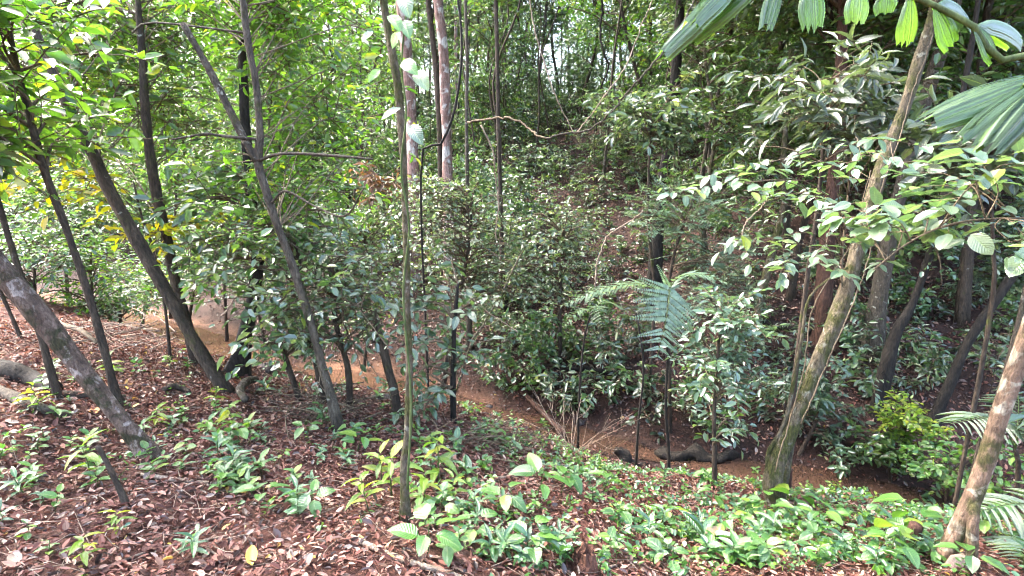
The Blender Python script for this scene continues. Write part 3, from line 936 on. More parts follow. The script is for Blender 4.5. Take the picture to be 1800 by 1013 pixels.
tree('vine_clad_tree', 'curved mossy trunk wrapped in climbing stems at right', 'tree',
     [(1366, 895, 50), (1358, 845, 45), (1374, 792, 41), (1412, 705, 42), (1440, 630, 42), (1470, 560, 44), (1496, 480, 44), (1516, 410, 41), (1536, 340, 40), (1558, 270, 37), (1590, 190, 34), (1615, 110, 34), (1637, 40, 31), (1655, -30, 30), (1690, -160, 26)], 'mossy',
     lean=.6, sides=16, flare=.6, ws=.86, seed=22, extra=[([(1352, 850, 14), (1350, 800, 12), (1380, 740, 10), (1408, 600, 8), (1425, 520, 7), (1490, 470, 6)], .1),
            ([(1380, 880, 20), (1388, 800, 16), (1402, 740, 12)], .25)],
     blobs=[(1700, -150, 200, 90), (1600, -350, 400, 150)], nb=22, nt=9, ml=9, tl=.7, leaf=('ell', 'green', .16), bfrom=.8)
tree('red_barked_tree', 'red brown upright trunk directly behind the vine wrapped tree', 'tree',
     [(1449, 600, 42), (1450, 500, 38), (1455, 400, 36), (1465, 320, 34), (1472, 230, 30), (1478, 120, 28), (1482, -20, 26)], 'red', seed=23, sides=12,
     blobs=[(1490, -80, 200, 70), (1450, -300, 500, 150)], nb=50, nt=10, ml=9, tl=1.0, leaf=('ell', 'green', .2), bfrom=.7, depth_r=3.0)
tree('tall_tree', 'thick grey brown trunk behind the vine wrapped tree near the top right', 'tree',
     [(1560, 430, 36), (1585, 330, 34), (1610, 230, 33), (1635, 150, 32), (1662, 60, 32), (1690, -50, 31), (1720, -200, 28)], 'grey', y=8.5, seed=24, sides=12,
     blobs=[(1700, -260, 500, 170)], nb=50, nt=10, ml=9, tl=1.0, leaf=('ell', 'green', .2), bfrom=.7, depth_r=2.5)
tree('leaning_tree', 'crooked black trunk with swollen middle on the dark right slope', 'tree',
     [(1540, 725, 26), (1552, 670, 30), (1566, 615, 30), (1580, 575, 24), (1603, 535, 19), (1624, 480, 20), (1642, 420, 18), (1660, 340, 16), (1690, 180, 14), (1720, 0, 12), (1740, -140, 10)], 'black', seed=25, lump=.16,
     blobs=[(1625, 470, 30, 50), (1640, 400, 40, 40)], nb=12, nt=5, ml=6, tl=.22, leaf=('ova', 'cool', .09), bfrom=.4)
tree('leaning_tree', 'black slanting trunk leaning right on the far right slope', 'tree',
     [(1638, 745, 24), (1672, 668, 23), (1702, 602, 23), (1742, 540, 23), (1790, 472, 20), (1840, 410, 18), (1900, 330, 14)], 'black', seed=26)
tree('forked_tree', 'ringed tan trunk with two feet in the right foreground', 'tree',
     [(1655, 990, 42), (1688, 922, 44), (1716, 858, 50), (1738, 796, 50), (1766, 705, 47), (1800, 605, 45), (1842, 480, 42), (1900, 320, 38), (1950, 160, 34)], 'ringed', seed=27, ws=.85, sides=16, flare=.4, lump=.07,
     extra=[([(1716, 868, 26), (1710, 930, 25), (1707, 1012, 25), (1706, 1060, 26)], -.05, -.05)])
tree('thin_tree', 'thin grey stem running up behind the ringed trunk', 'tree',
     [(1722, 790, 16), (1748, 722, 16), (1772, 645, 17), (1790, 575, 18), (1812, 480, 17), (1840, 380, 15)], 'grey', y=4.6, seed=28)

# ------------------------------------------------------------------ middle shrubs and saplings
def shrub(name, label, stem, blobs, leaf, nb, nt=6, ml=7, tl=.3, **k):
    k.setdefault('bark', 'dark'); k.setdefault('bfrom', .3); k.setdefault('flare', .2); k.setdefault('sides', 6)
    return tree(name, label, k.pop('cat', 'shrub'), stem, k.pop('bark'), blobs=blobs, leaf=leaf, nb=nb, nt=nt, ml=ml, tl=tl, **k)


shrub('yellow_leaved_sapling', 'sapling with yellowing leaves behind the two leaning trunks', [(300, 640, 8), (290, 540, 7), (270, 440, 6), (250, 385, 5), (235, 320, 4)],
      [(70, 308, 70, 14), (150, 335, 50, 16), (200, 385, 40, 22), (285, 398, 60, 18), (330, 405, 40, 12)], ('ell', 'yellow', .12), 15, 4, 5, .35, seed=40, cat='sapling', depth_r=.4)
shrub('big_leaved_shrub', 'drooping large leaved shrub over the stream right of the slim tree', [(797, 742, 18), (796, 680, 16), (797, 620, 14), (800, 560, 11), (805, 500, 8)],
      [(800, 560, 70, 60), (790, 640, 55, 40), (840, 660, 30, 30), (760, 480, 40, 50), (770, 690, 30, 25)], ('ell', 'bigcool', .115), 19, 4, 5, .28, parts=True, seed=41, bark='black', depth_r=.5, drop=.15)
shrub('pale_leaved_sapling', 'pale leaved sapling right of the slim central tree at mid height', [(778, 690, 14), (790, 600, 12), (812, 500, 10), (825, 420, 8), (830, 350, 6)],
      [(800, 370, 110, 50), (840, 440, 90, 60), (760, 450, 50, 40), (880, 500, 60, 40), (760, 340, 60, 30)], ('ova', 'grey', .08), 84, 6, 7, .5, seed=42, cat='sapling', depth_r=.9)
shrub('pale_leaved_sapling', 'cream tinged sapling left of the dark gap in the centre', [(985, 640, 12), (984, 560, 11), (986, 480, 9), (990, 410, 7)],
      [(960, 400, 70, 30), (970, 440, 70, 30), (930, 480, 60, 25), (1010, 390, 40, 30)], ('ova', 'grey', .082), 44, 6, 7, .45, seed=43, cat='sapling', depth_r=.7)
shrub('dense_sapling', 'dense bluish small leaved sapling on a bare stem right of the fern', [(1256, 860, 13), (1256, 800, 12), (1255, 740, 11), (1258, 680, 9), (1262, 620, 7), (1265, 570, 5)],
      [(1280, 560, 45, 28), (1262, 620, 45, 35), (1290, 665, 35, 25), (1318, 600, 20, 28), (1258, 735, 24, 18), (1262, 535, 30, 22)], ('ell', 'pale', .075), 38, 5, 7, .26, seed=44, cat='sapling', depth_r=.35)
shrub('feathery_sapling', 'feathery sapling with paired leaflets above the dense bluish one', [(1178, 760, 10), (1176, 660, 10), (1172, 560, 9), (1180, 470, 8), (1200, 400, 6), (1220, 350, 4)],
      [(1240, 400, 80, 60), (1180, 370, 60, 40), (1150, 400, 40, 30), (1270, 480, 50, 30)], ('pin', 'pale', .085), 40, 4, 20, .42, seed=45, cat='sapling', depth_r=.5, mode='pin')
shrub('feathery_sapling', 'fine leaved sapling beside the mossy bent trunk foot', [(1262, 640, 9), (1268, 580, 8), (1276, 530, 7), (1280, 480, 5)],
      [(1275, 500, 55, 35), (1300, 520, 30, 25), (1240, 520, 40, 30)], ('pin', 'pale', .065), 30, 4, 20, .36, seed=46, cat='sapling', depth_r=.4, mode='pin', bark='twig')
shrub('leafy_shrub', 'pale green shrub tucked behind the curved vine wrapped trunk', [(1405, 800, 12), (1430, 750, 10), (1445, 700, 8), (1450, 640, 6)],
      [(1450, 680, 50, 50), (1470, 740, 40, 40), (1410, 660, 40, 30), (1480, 650, 40, 25)], ('ell', 'bigcool', .10), 26, 5, 7, .24, seed=47, hmode=1, depth_r=.4)
shrub('lime_shrub', 'small lime green shrub glowing on the dark right slope', [(1592, 815, 8), (1592, 780, 7), (1590, 740, 5), (1588, 710, 4)],
      [(1590, 715, 50, 25), (1570, 745, 40, 15), (1625, 730, 25, 15)], ('ova', 'herb_lime', .075), 22, 5, 8, .22, seed=48, depth_r=.3, flat=.25, layer=.3)
shrub('lime_shrub', 'dull green low shrub under the lime green one', [(1565, 850, 8), (1562, 800, 7), (1560, 770, 5)],
      [(1560, 775, 50, 22), (1545, 800, 30, 20)], ('ova', 'green', .09), 14, 5, 7, .22, seed=49, depth_r=.3)
shrub('bright_shrub', 'bright green spreading shrub left of the ringed trunk', [(1660, 905, 10), (1665, 870, 8), (1670, 835, 6), (1690, 810, 5)],
      [(1620, 810, 50, 28), (1690, 820, 60, 35), (1680, 860, 50, 25), (1760, 810, 40, 20)], ('ova', 'herb', .10), 24, 4, 6, .26, parts=True, seed=50, depth_r=.3)
shrub('leafy_shrub', 'greyish shrub under the forked tree branches', [(640, 650, 9), (648, 560, 8), (650, 480, 6), (640, 420, 5)],
      [(640, 430, 70, 50), (580, 420, 60, 40), (660, 380, 50, 30), (640, 540, 50, 40)], ('ova', 'green', .08), 62, 6, 7, .5, seed=51, depth_r=.8)
shrub('leafy_shrub', 'shrub with drooping dead brown leaves left of the slim tree', [(655, 600, 8), (660, 480, 7), (650, 380, 6), (655, 300, 5)],
      [(640, 300, 40, 20), (690, 320, 30, 30), (660, 330, 40, 30)], ('nar', 'brown', .17), 12, 5, 5, .3, seed=52, depth_r=.4, drop=.5)
shrub('big_leaved_shrub', 'grey green long leaved shrub filling the upper right', [(1400, 640, 14), (1420, 480, 12), (1440, 340, 10), (1450, 220, 8), (1460, 140, 6)],
      [(1430, 160, 60, 60), (1500, 200, 80, 60), (1400, 250, 60, 40), (1480, 110, 60, 40), (1560, 230, 60, 40), (1330, 170, 50, 40)], ('nar', 'biggrey', .17), 34, 4, 6, .3, parts=True, seed=53, y=5.4, depth_r=.6, drop=.12)
shrub('big_leaved_shrub', 'shadowy broad leaved shrub beneath the pale palm blades', [(1740, 560, 12), (1745, 430, 10), (1740, 330, 8), (1735, 250, 6)],
      [(1700, 240, 70, 45), (1760, 290, 60, 40), (1650, 250, 50, 40), (1780, 210, 50, 40)], ('ell', 'biggrey', .15), 26, 4, 6, .3, parts=True, seed=54, y=4.6, depth_r=.5, drop=.1)
shrub('leafy_shrub', 'pale whorled leaf shrub in front of the dark upright trunk', [(1150, 520, 9), (1140, 400, 8), (1140, 300, 6), (1145, 220, 5)],
      [(1120, 200, 60, 35), (1180, 180, 60, 35), (1080, 180, 40, 30), (1190, 230, 50, 25), (1230, 120, 40, 30)], ('ell', 'grey', .13), 34, 5, 7, .26, seed=55, y=8.5, depth_r=.6)
LEFT_SHRUBS = [(60, 640, 60, 440, 90, 60, 'cool'), (165, 610, 160, 480, 70, 60, 'lime'), (215, 600, 210, 535, 50, 25, 'cool'), (330, 590, 350, 440, 70, 70, 'green'),
               (400, 620, 390, 400, 70, 50, 'lime'), (20, 600, 20, 380, 70, 60, 'cool'), (250, 580, 260, 500, 60, 35, 'cool'), (470, 640, 440, 470, 60, 50, 'grey'), (120, 560, 110, 360, 90, 60, 'green'), (300, 560, 310, 330, 80, 50, 'lime')]
LS = ['behind the thin stem at the far left', 'between the slender trunk and the lichen spotted one', 'with drooping leaves beside the stream gap', 'between the two leaning trunks and the forked tree',
      'of bright leaves left of the forked tree', 'high at the left edge of the picture', 'just above the orange water', 'beside the broad footed dark tree', 'above the trail between the left trunks', 'glowing behind the dark leaning trunks']
for i, ((bx, by, cx, cy2, rx, ry, mt), tx) in enumerate(zip(LEFT_SHRUBS, LS)):
    yb = max(hit(bx, by)[1], 9.5) + (i % 3) * .8
    shrub('leafy_shrub', {'cool': 'bluish green', 'green': 'green', 'lime': 'yellow green', 'grey': 'greyish'}[mt] + ' shrub ' + tx,
          [(bx, by - 10, 9), ((bx + cx) / 2, (by + cy2) / 2, 8), (cx, cy2, 5)], [(cx, cy2, rx, ry)], ('ell', mt, .10), 30, 7, 7, .5, seed=60 + i, y=yb, depth_r=.9)

# ------------------------------------------------------------------ background forest: prototypes, then copies
def proto(kind, h, cr, nb, nt, ml, tl, leaf, bark, seed, r0, cb=.3, mode='alt', wob=.25):
    r = np.random.default_rng(seed)
    k = 7
    z = np.linspace(-.15, h, k)
    P = np.stack([np.cumsum(r.normal(0, wob * h / 14, k)), np.cumsum(r.normal(0, wob * h / 14, k)), z], -1)
    P[:, :2] -= P[0, :2]
    C, Rc = smooth_path(P, np.linspace(r0, r0 * .3, k), 26)
    mb = MB(); V, F = tube(C, Rc, 7, .09, .4, r); mb.add(V, F)
    tm = mb.mesh('trunk', [B[bark]])
    mb = MB()
    for b_ in range(nb):
        f = cb + (1 - cb) * (b_ + r.uniform(0, 1)) / nb
        i0 = int(f * 25)
        s0 = C[i0]
        a = r.uniform(0, 6.28)
        shape = np.sin(np.pi * (.15 + .8 * (f - cb) / (1 - cb))) ** .7
        ln = cr * shape * r.uniform(.5, 1.1)
        e = s0 + np.array([math.cos(a) * ln, math.sin(a) * ln, ln * r.uniform(.05, .55)])
        Q, q = smooth_path(np.array([s0, (s0 + e) / 2 + [0, 0, .1 * ln], e]), np.array([1, .7, .3]) * (.006 + .009 * ln), 7)
        V, F = tube(Q, q, 4, 0, 0, r); mb.add(V, F, 0)
        ft = r.uniform(.3, 1.0, nt) * 6
        i1 = np.clip(ft.astype(int), 0, 5); u = (ft - i1)[:, None]
        tb = Q[i1] * (1 - u) + Q[i1 + 1] * u
        td = norm(norm(e - s0) * .5 + r.normal(0, .6, (nt, 3)))
        td[:, 2] *= .55
        td = norm(td)
        tlen = tl * r.uniform(.6, 1.3, nt)
        bend = np.tile([0, 0, -.18], (nt, 1)) + r.normal(0, .08, (nt, 3))
        twig_tubes(mb, tb, td, tlen, np.full(nt, .004 + .004 * tl), 0, bend)
        pp, dl, nr, sz = leaves_on_twigs(tb, td, tlen, bend, ml, leaf[2], mode, r)
        scatter_leaf(mb, LOW[leaf[0]], pp, dl, nr, sz, 1)
    cm = mb.mesh('crown', [B['twig'], M[leaf[1]]])
    return tm, cm


PT = [  # tall background trees
    (proto('t', 9.5, 2.2, 43, 11, 9, .75, ('ell', 'green', .16), 'dark', 201, .085, .30), 'dark stemmed tree with dull green leaves'),
    (proto('t', 11, 2.4, 46, 11, 9, .8, ('ell', 'grey', .17), 'grey', 202, .075, .35), 'grey stemmed tree with pale leaves'),
    (proto('t', 8, 2.0, 43, 11, 9, .65, ('nar', 'green', .17), 'mossy', 203, .06, .22), 'mossy stemmed tree with narrow leaves'),
    (proto('t', 10, 2.3, 43, 11, 9, .75, ('ell', 'lime', .16), 'dark', 204, .07, .25), 'dark stemmed tree with yellow green leaves'),
    (proto('t', 12, 2.2, 37, 11, 10, .8, ('ova', 'cool', .15), 'pink', 205, .09, .42), 'pinkish stemmed tree with bluish leaves'),
    (proto('t', 7, 1.7, 28, 8, 9, .55, ('ell', 'grey', .13), 'black', 206, .05, .18), 'thin black stemmed tree with pale leaves')]
PS_ = [  # understorey saplings
    (proto('s', 2.6, .9, 20, 6, 8, .42, ('ell', 'cool', .13), 'dark', 301, .018, .15), 'bluish green sapling'),
    (proto('s', 3.4, 1.0, 24, 6, 8, .45, ('ell', 'green', .13), 'dark', 302, .02, .2), 'mid green sapling'),
    (proto('s', 2.0, .8, 18, 6, 8, .38, ('ova', 'grey', .12), 'grey', 303, .015, .15), 'greyish leaved sapling'),
    (proto('s', 2.8, .95, 20, 5, 18, .5, ('pin', 'cool', .08), 'dark', 304, .016, .2, 'pin'), 'feathery leaved sapling'),
    (proto('s', 4.2, 1.1, 28, 6, 8, .5, ('nar', 'green', .15), 'mossy', 305, .025, .2), 'narrow leaved sapling'),
    (proto('s', 2.4, .9, 20, 6, 8, .4, ('ell', 'lime', .13), 'dark', 306, .016, .15), 'yellow green sapling')]
PP = [(proto('p', 11, 1.1, 14, 7, 8, .6, ('ell', 'green', .13), 'dark', 251, .035, .62), 'thin dark pole tree'),
      (proto('p', 12, 1.2, 14, 7, 8, .6, ('ell', 'grey', .13), 'grey', 252, .045, .65), 'thin grey pole tree')]
PD = [  # seedlings of the dark slope
    (proto('d', .55, .28, 7, 3, 5, .16, ('ell', 'cool', .11), 'dark', 401, .006, .35), 'small bluish seedling'),
    (proto('d', .4, .24, 6, 3, 5, .14, ('ova', 'dark', .10), 'dark', 402, .005, .3), 'small dark seedling'),
    (proto('d', .8, .32, 9, 3, 6, .2, ('nar', 'grey', .12), 'dark', 403, .007, .3), 'small narrow leaved seedling')]


def copy_plant(pr, name, label, cat, group, x, y, s, rz, tilt=(0, 0)):
    (tm, cm), _ = pr
    t = thing(name, label, cat, (x, y, gz(x, y)), group)
    t.rotation_euler = (tilt[0], tilt[1], rz)
    t.scale = (s, s, s)
    link('trunk', tm, t)
    c = link('crown', cm, t)
    c['kind'] = 'stuff'
    return t


LM = [('the thick leaning trunk', 120, 620), ('the slender trunk at left', 110, 380), ('the lichen spotted trunk', 240, 420), ('the forked tree', 455, 285), ('the snapped left limb', 330, 50),
      ('the broad footed dark tree', 430, 600), ('the yellow leaves', 80, 310), ('the slim central tree', 714, 430), ('the slim tree foot', 712, 880), ('the tall pinkish trunk', 783, 150), ('the thin straight dark trunk', 876, 220),
      ('the sweeping pale liana', 1040, 228), ('the dark upright trunk', 1180, 200), ('the tree fern', 1120, 540), ('the dense bluish sapling', 1260, 620), ('the mossy bent trunk', 1375, 330), ('the curved trunk', 1450, 600),
      ('the crooked black trunk', 1570, 600), ('the slanting black trunk', 1700, 600), ('the pale palm blades', 1720, 190), ('the ringed trunk', 1740, 800), ('the rotten stump', 1025, 960), ('the long pale stick', 690, 985),
      ('the cut stump', 1605, 940), ('the mossy stub', 200, 840), ('the brushwood heap', 850, 785), ('the leafless bush', 1005, 760), ('the black hollow', 1220, 805), ('the gnarled root', 435, 700), ('the paddle leaved seedling', 1240, 930), ('the curved trunk foot', 1365, 880), ('the orange leaf', 172, 735)]
_seen = {}


def where(px, py):
    d = [math.hypot(px - a, (py - b_) * 1.3) for _, a, b_ in LM]
    i = int(np.argmin(d)); n_, a, b_ = LM[i]
    dx, dy = px - a, py - b_
    rel = ('right of ' if dx > 0 else 'left of ') if abs(dx) > abs(dy) else ('below ' if dy > 0 else 'above ')
    return ('close ' if d[i] < 45 else 'well ' if d[i] > 130 else 'just ' if d[i] < 80 else '') + rel + n_


SEED_PX = [(960, 690), (1000, 700), (1045, 690), (1080, 715), (1010, 640), (1060, 650), (1110, 700), (1150, 720), (975, 735), (1030, 735), (1140, 760), (1200, 750), (1330, 730), (1360, 690), (1390, 640), (1520, 700), (1500, 620), (1600, 640), (1650, 680), (1700, 640), (1740, 700), (1480, 840), (1560, 800), (1330, 620), (1620, 560), (1700, 500)]


def zone(px):
    for lim, tx in ((250, 'behind the leaning trunks at left'), (520, 'behind the forked tree'), (740, 'behind the slim central tree'), (960, 'beyond the pinkish trunks'),
                    (1230, 'above the tree fern'), (1450, 'behind the mossy bent trunk'), (9999, 'behind the vine wrapped trunk')):
        if px < lim:
            return tx


rb = np.random.default_rng(77)
placed = []


def scatter_things(protos, n, name, cat, smin, smax, srange, xr, yr, mind, ok, gname, wts=None):
    c = 0
    for _ in range(n * 30):
        if c >= n:
            break
        x, y = rb.uniform(*xr), rb.uniform(*yr)
        if abs(x) > y * 1.02 + 1.5:
            continue
        s = float(sdist(np.array([x]), np.array([y]))[0])
        if not (srange[0] < s < srange[1]):
            continue
        if any((x - a) ** 2 + (y - b_) ** 2 < (mind * (.6 + .4 * k)) ** 2 for a, b_, k in placed if k >= 0):
            continue
        px, py = tozpx((x, y, gz(x, y)))
        if not ok(px, py, x, y, s):
            continue
        w = wts(px, py) if wts else None
        i = rb.choice(len(protos), p=w)
        placed.append((x, y, 1))
        far = 'near ' if y < 11 else 'distant ' if y > 22 else ''
        sc_ = rb.uniform(smin, smax)
        mx_, my_ = tozpx((x, y, gz(x, y) + (1.5 if cat != 'seedling' else .3)))
        g = far + protos[i][1] + ' ' + where(mx_, my_)
        copy_plant(protos[i], name, g, cat, g, x, y, sc_, rb.uniform(0, 6.28), (rb.normal(0, .05), rb.normal(0, .05)))
        c += 1
    return c


def wtree(px, py):
    w = np.array([1, .5, .8, 3.5, .4, .4]) if px < 560 else np.array([1.2, 1.4, .9, .35, .8, 1.1])
    return w / w.sum()


def wsap(px, py):
    w = np.array([1.2, 1, .6, .4, 1, 2.5]) if px < 520 else np.array([1.3, .9, 1.4, .9, .8, .15])
    return w / w.sum()


n1 = scatter_things(PT, 175, 'forest_tree', 'tree', .75, 1.25, (10, 42), (-40, 42), (12, 50), 1.1, lambda px, py, x, y, s: not (x < -5 and s < 13), 'g', wtree)
nR = scatter_things([PT[0], PT[1], PT[2]], 16, 'forest_tree', 'tree', .8, 1.1, (3.5, 10), (3, 16), (7, 16), 1.5, lambda px, py, x, y, s: px > 1230, 'g')
placed.clear()
nP = scatter_things(PP, 60, 'pole_tree', 'tree', .8, 1.2, (5, 26), (-14, 16), (11, 34), .8, lambda px, py, x, y, s: 480 < px < 1450, 'g')
placed.clear()
nL = scatter_things([PT[0], PT[3], PT[2]], 26, 'forest_tree', 'tree', .7, 1.0, (3.5, 14), (-30, -4), (11, 30), 1.4, lambda px, py, x, y, s: px < 620, 'g', lambda px, py: np.array([.3, .5, .2]))
placed.clear()
n2 = scatter_things(PS_, 285, 'forest_sapling', 'sapling', .7, 1.3, (2.2, 26), (-30, 30), (7, 34), .62,
                    lambda px, py, x, y, s: not (930 < px < 1850 and s < 8.5 and not (rb.uniform() < .03)), 'g', wsap)
placed.clear()
n3 = scatter_things(PD, 230, 'slope_seedling', 'seedling', .6, 1.3, (1.3, 13), (-3, 16), (5, 20), .3, lambda px, py, x, y, s: px > 850, 'g')
PB = [(proto('b', 1.0, .45, 12, 5, 6, .24, ('ell', 'cool', .115), 'dark', 451, .010, .2), 'bluish leaved bush'),
      (proto('b', 1.2, .5, 13, 5, 6, .26, ('ova', 'green', .11), 'dark', 452, .011, .2), 'dark green bush'),
      (proto('b', .8, .45, 11, 5, 6, .22, ('nar', 'grey', .13), 'dark', 453, .009, .15), 'narrow leaved bush')]
for i, (px, py) in enumerate([(960, 640), (1050, 640), (880, 610), (915, 650), (940, 700), (1375, 750), (1480, 620), 
                              (1760, 610), (1120, 600), (870, 690), (1230, 760), (900, 540), (840, 600), (1560, 540), (1700, 540), (1660, 470), (1770, 480)]):
    g = hit(px, py)
    k = PB[i % 3]
    lb = k[1] + ' ' + where(px, py - 30)
    copy_plant(k, 'slope_bush', lb, 'bush', lb, g[0], g[1], rb.uniform(.65, 1.15), rb.uniform(0, 6.28))

# ------------------------------------------------------------------ undergrowth that reads as one mass on the upper far slope
def undergrowth(name, label, n, srange, xr, yr, hr, leaf, ml, tl, seed, keep, sl_=1):
    r = np.random.default_rng(seed)
    x = r.uniform(*xr, n); y = r.uniform(*yr, n)
    s = sdist(x, y)
    k = (s > srange[0]) & (s < srange[1]) & (np.abs(x) < y * 1.05 + 2) & keep(x, y, s, r)
    x, y = x[k], y[k]
    n = len(x)
    hgt_ = r.uniform(hr[0], hr[1], n)
    base = np.stack([x, y, hgt(x, y) + hgt_ * r.uniform(.25, 1, n)], -1)
    a = r.uniform(0, 6.28, n)
    d = norm(np.stack([np.cos(a), np.sin(a), r.uniform(.0, .9, n)], -1))
    ln = tl * r.uniform(.6, 1.3, n)
    bend = np.tile([0, 0, -.2], (n, 1)) + r.normal(0, .08, (n, 3))
    mb = MB()
    twig_tubes(mb, base, d, ln, np.full(n, .005), 0, bend)
    # stalk down to the soil
    q_ = r.uniform(0, 1, n) < .35
    foot = np.stack([x, y, hgt(x, y) - .03], -1)[q_]
    dv = base[q_] - foot
    L_ = np.linalg.norm(dv, axis=1)
    twig_tubes(mb, foot, dv / L_[:, None], L_, np.full(len(L_), .006), 0, np.zeros((len(L_), 3)))
    pp, dl, nr, sz = leaves_on_twigs(base, d, ln, bend, ml, leaf[1], 'alt', r)
    g = r.integers(0, len(leaf[2]), n).repeat(ml)
    for q in range(len(leaf[2])):
        w = g == q
        if w.any():
            scatter_leaf(mb, LOW[leaf[0]], pp[w], dl[w], nr[w], sz[w], q + 1)
    o = link(name, mb.mesh(name, [B['twig']] + [M[q] for q in leaf[2]]))
    o['kind'] = 'stuff'; o['label'] = label; o['category'] = 'undergrowth'
    return o


undergrowth('undergrowth', 'tangled leafy undergrowth covering the upper far slope', 24000, (6.0, 36), (-34, 34), (9, 44), (.2, 2.2), ('ell', .115, ('cool', 'green', 'grey')), 8, .42, 501,
            lambda x, y, s, r: (s > 9) | (x < 1.0) | (r.uniform(0, 1, len(x)) < .22))
undergrowth('undergrowth', 'bright leafy undergrowth beyond the stream at left', 6000, (1.0, 16), (-30, -2.5), (9, 30), (.15, 1.5), ('ell', .10, ('cool', 'green', 'lime', 'lime')), 8, .36, 502, lambda x, y, s, r: s > 1.2)
undergrowth('undergrowth', 'leafy tangle on the far bank behind the slim central tree', 2600, (1.5, 7.5), (-7.5, 1.2), (8, 18), (.3, 2.6), ('ova', .085, ('cool', 'green', 'grey', 'pale')), 8, .42, 504, lambda x, y, s, r: s > 1.5)
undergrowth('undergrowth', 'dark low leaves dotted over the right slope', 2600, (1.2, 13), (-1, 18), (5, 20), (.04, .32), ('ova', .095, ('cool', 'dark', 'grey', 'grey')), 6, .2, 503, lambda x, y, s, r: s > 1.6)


# ------------------------------------------------------------------ ferns and palms
def path_px(pts):
    return np.array([at(a, b_, y) for a, b_, y in pts])


def pinna_mesh(kind):
    mb = MB()
    n = 15
    t = np.linspace(.05, .96, n)
    pos, dr, nr, sz = [], [], [], []
    for i, u in enumerate(t):
        for s_ in (-1, 1):
            pos.append((u, 0, -.12 * u * u)); dr.append((.45, s_, -.05)); nr.append((0, 0, 1))
            sz.append(.17 * (1 - u * .7))
    scatter_leaf(mb, low_leaf(.55, .1, .1), np.array(pos), norm(np.array(dr, float)), np.array(nr, float), np.array(sz), 0)
    V, F = tube(np.stack([np.linspace(0, 1, 5), np.zeros(5), -.12 * np.linspace(0, 1, 5) ** 2 - .004], -1), np.linspace(.008, .003, 5), 4)
    mb.add(V, F, 1)
    return mb.mesh('pinna', [M[kind], B['gtwig']])


def oriented(parent, name, me, pos, d, nr, size, w=1.0, zz=1.0):
    o = link(name, me, parent)
    Fm = frames(np.asarray(d, float)[None], np.asarray(nr, float)[None])[0]
    mt = Matrix.Identity(4)
    for i in range(3):
        for j in range(3):
            mt[i][j] = float(Fm[i, j] * size * (w if j == 1 else (zz if j == 2 else 1)))
        mt[i][3] = float(pos[i])
    o.matrix_local = mt
    return o


def frond(t, base, P, me, n, lmax, r0=.006, angle=.5, up=(0, 0, 1), name='frond', child='pinna', start=.15, w=1.0, drop=0.0, bark='gtwig', prof=.75, both=(-1, 1)):
    C, q = smooth_path(local(P, base), np.linspace(r0, r0 * .35, len(P)), 24)
    mb = MB(); V, F = tube(C, q, 5); mb.add(V, F)
    fo = link(name, mb.mesh(name, [B[bark]]), t)
    T = norm(np.gradient(C, axis=0))
    for u in np.linspace(start, .985, n):
        i = u * 23; k = min(int(i), 22); f = i - k
        p = C[k] * (1 - f) + C[k + 1] * f
        tn = T[k]
        S = norm(np.cross(tn, np.array(up, float)))
        ln = lmax * math.sin(math.pi * (.12 + .85 * ((u - start) / (1 - start)) ** prof)) ** .7
        for s_ in both:
            if rng.uniform() < .05:
                continue
            d = norm(tn * angle + S * s_ + np.array([0, 0, -drop]) + rng.normal(0, .04, 3))
            oriented(fo, child, me, p, d, np.array(up, float) + rng.normal(0, .06, 3), ln * rng.uniform(.8, 1.08), w)
    return fo


PIN = pinna_mesh('pale')
PINL = pinna_mesh('broad')
yf = 4.75
P, Rr = trunk_path([(1176, 800, 8), (1170, 720, 8), (1173, 620, 7), (1166, 530, 8)], 0, yf)
t = thing('tree_fern', 'thin stemmed tree fern with two large feathery fronds at centre right', 'fern', P[0])
mb = MB(); C, q = smooth_path(local(P, P[0]), Rr, 14); V, F = tube(C, q, 8, .12, .2); mb.add(V, F); link('trunk', mb.mesh('trunk', [B['black']]), t)
frond(t, P[0], path_px([(1166, 530, yf), (1130, 500, yf - .05), (1060, 508, yf - .1), (985, 538, yf - .15)]), PINL, 18, .23)
frond(t, P[0], path_px([(1166, 530, yf), (1176, 508, yf - .15), (1172, 555, yf - .4), (1155, 628, yf - .5)]), PIN, 12, .33, up=(.15, -1, .4), angle=.45)
frond(t, P[0], path_px([(1166, 530, yf), (1190, 490, yf - .1), (1230, 482, yf - .2), (1285, 500, yf - .3)]), PIN, 16, .2)
P, Rr = trunk_path([(1018, 705, 6), (1022, 640, 6), (1030, 580, 5), (1042, 545, 5)], 0, 7.4)
t = thing('tree_fern', 'smaller thin fern with yellow green fronds left of the tree fern', 'fern', P[0])
mb = MB(); C, q = smooth_path(local(P, P[0]), Rr, 12); V, F = tube(C, q, 7, .12, .2); mb.add(V, F); link('trunk', mb.mesh('trunk', [B['black']]), t)
for e in ([(1042, 545, 7.4), (1020, 545, 7.3), (990, 575, 7.2)], [(1042, 545, 7.4), (1050, 540, 7.2), (1060, 575, 7.0)], [(1042, 545, 7.4), (1065, 530, 7.5), (1100, 545, 7.6)]):
    frond(t, P[0], path_px(e), PINL, 12, .2)
# fine leaved fern like sapling right of it
P, Rr = trunk_path([(1122, 745, 7), (1131, 660, 6), (1127, 600, 6), (1118, 550, 4)], 0, 6.2)
t = thing('thin_tree', 'thin dark stem below the tree fern fronds', 'tree', P[0])
mb = MB(); C, q = smooth_path(local(P, P[0]), Rr, 12); V, F = tube(C, q, 7, .12, .2); mb.add(V, F); link('trunk', mb.mesh('trunk', [B['black']]), t)


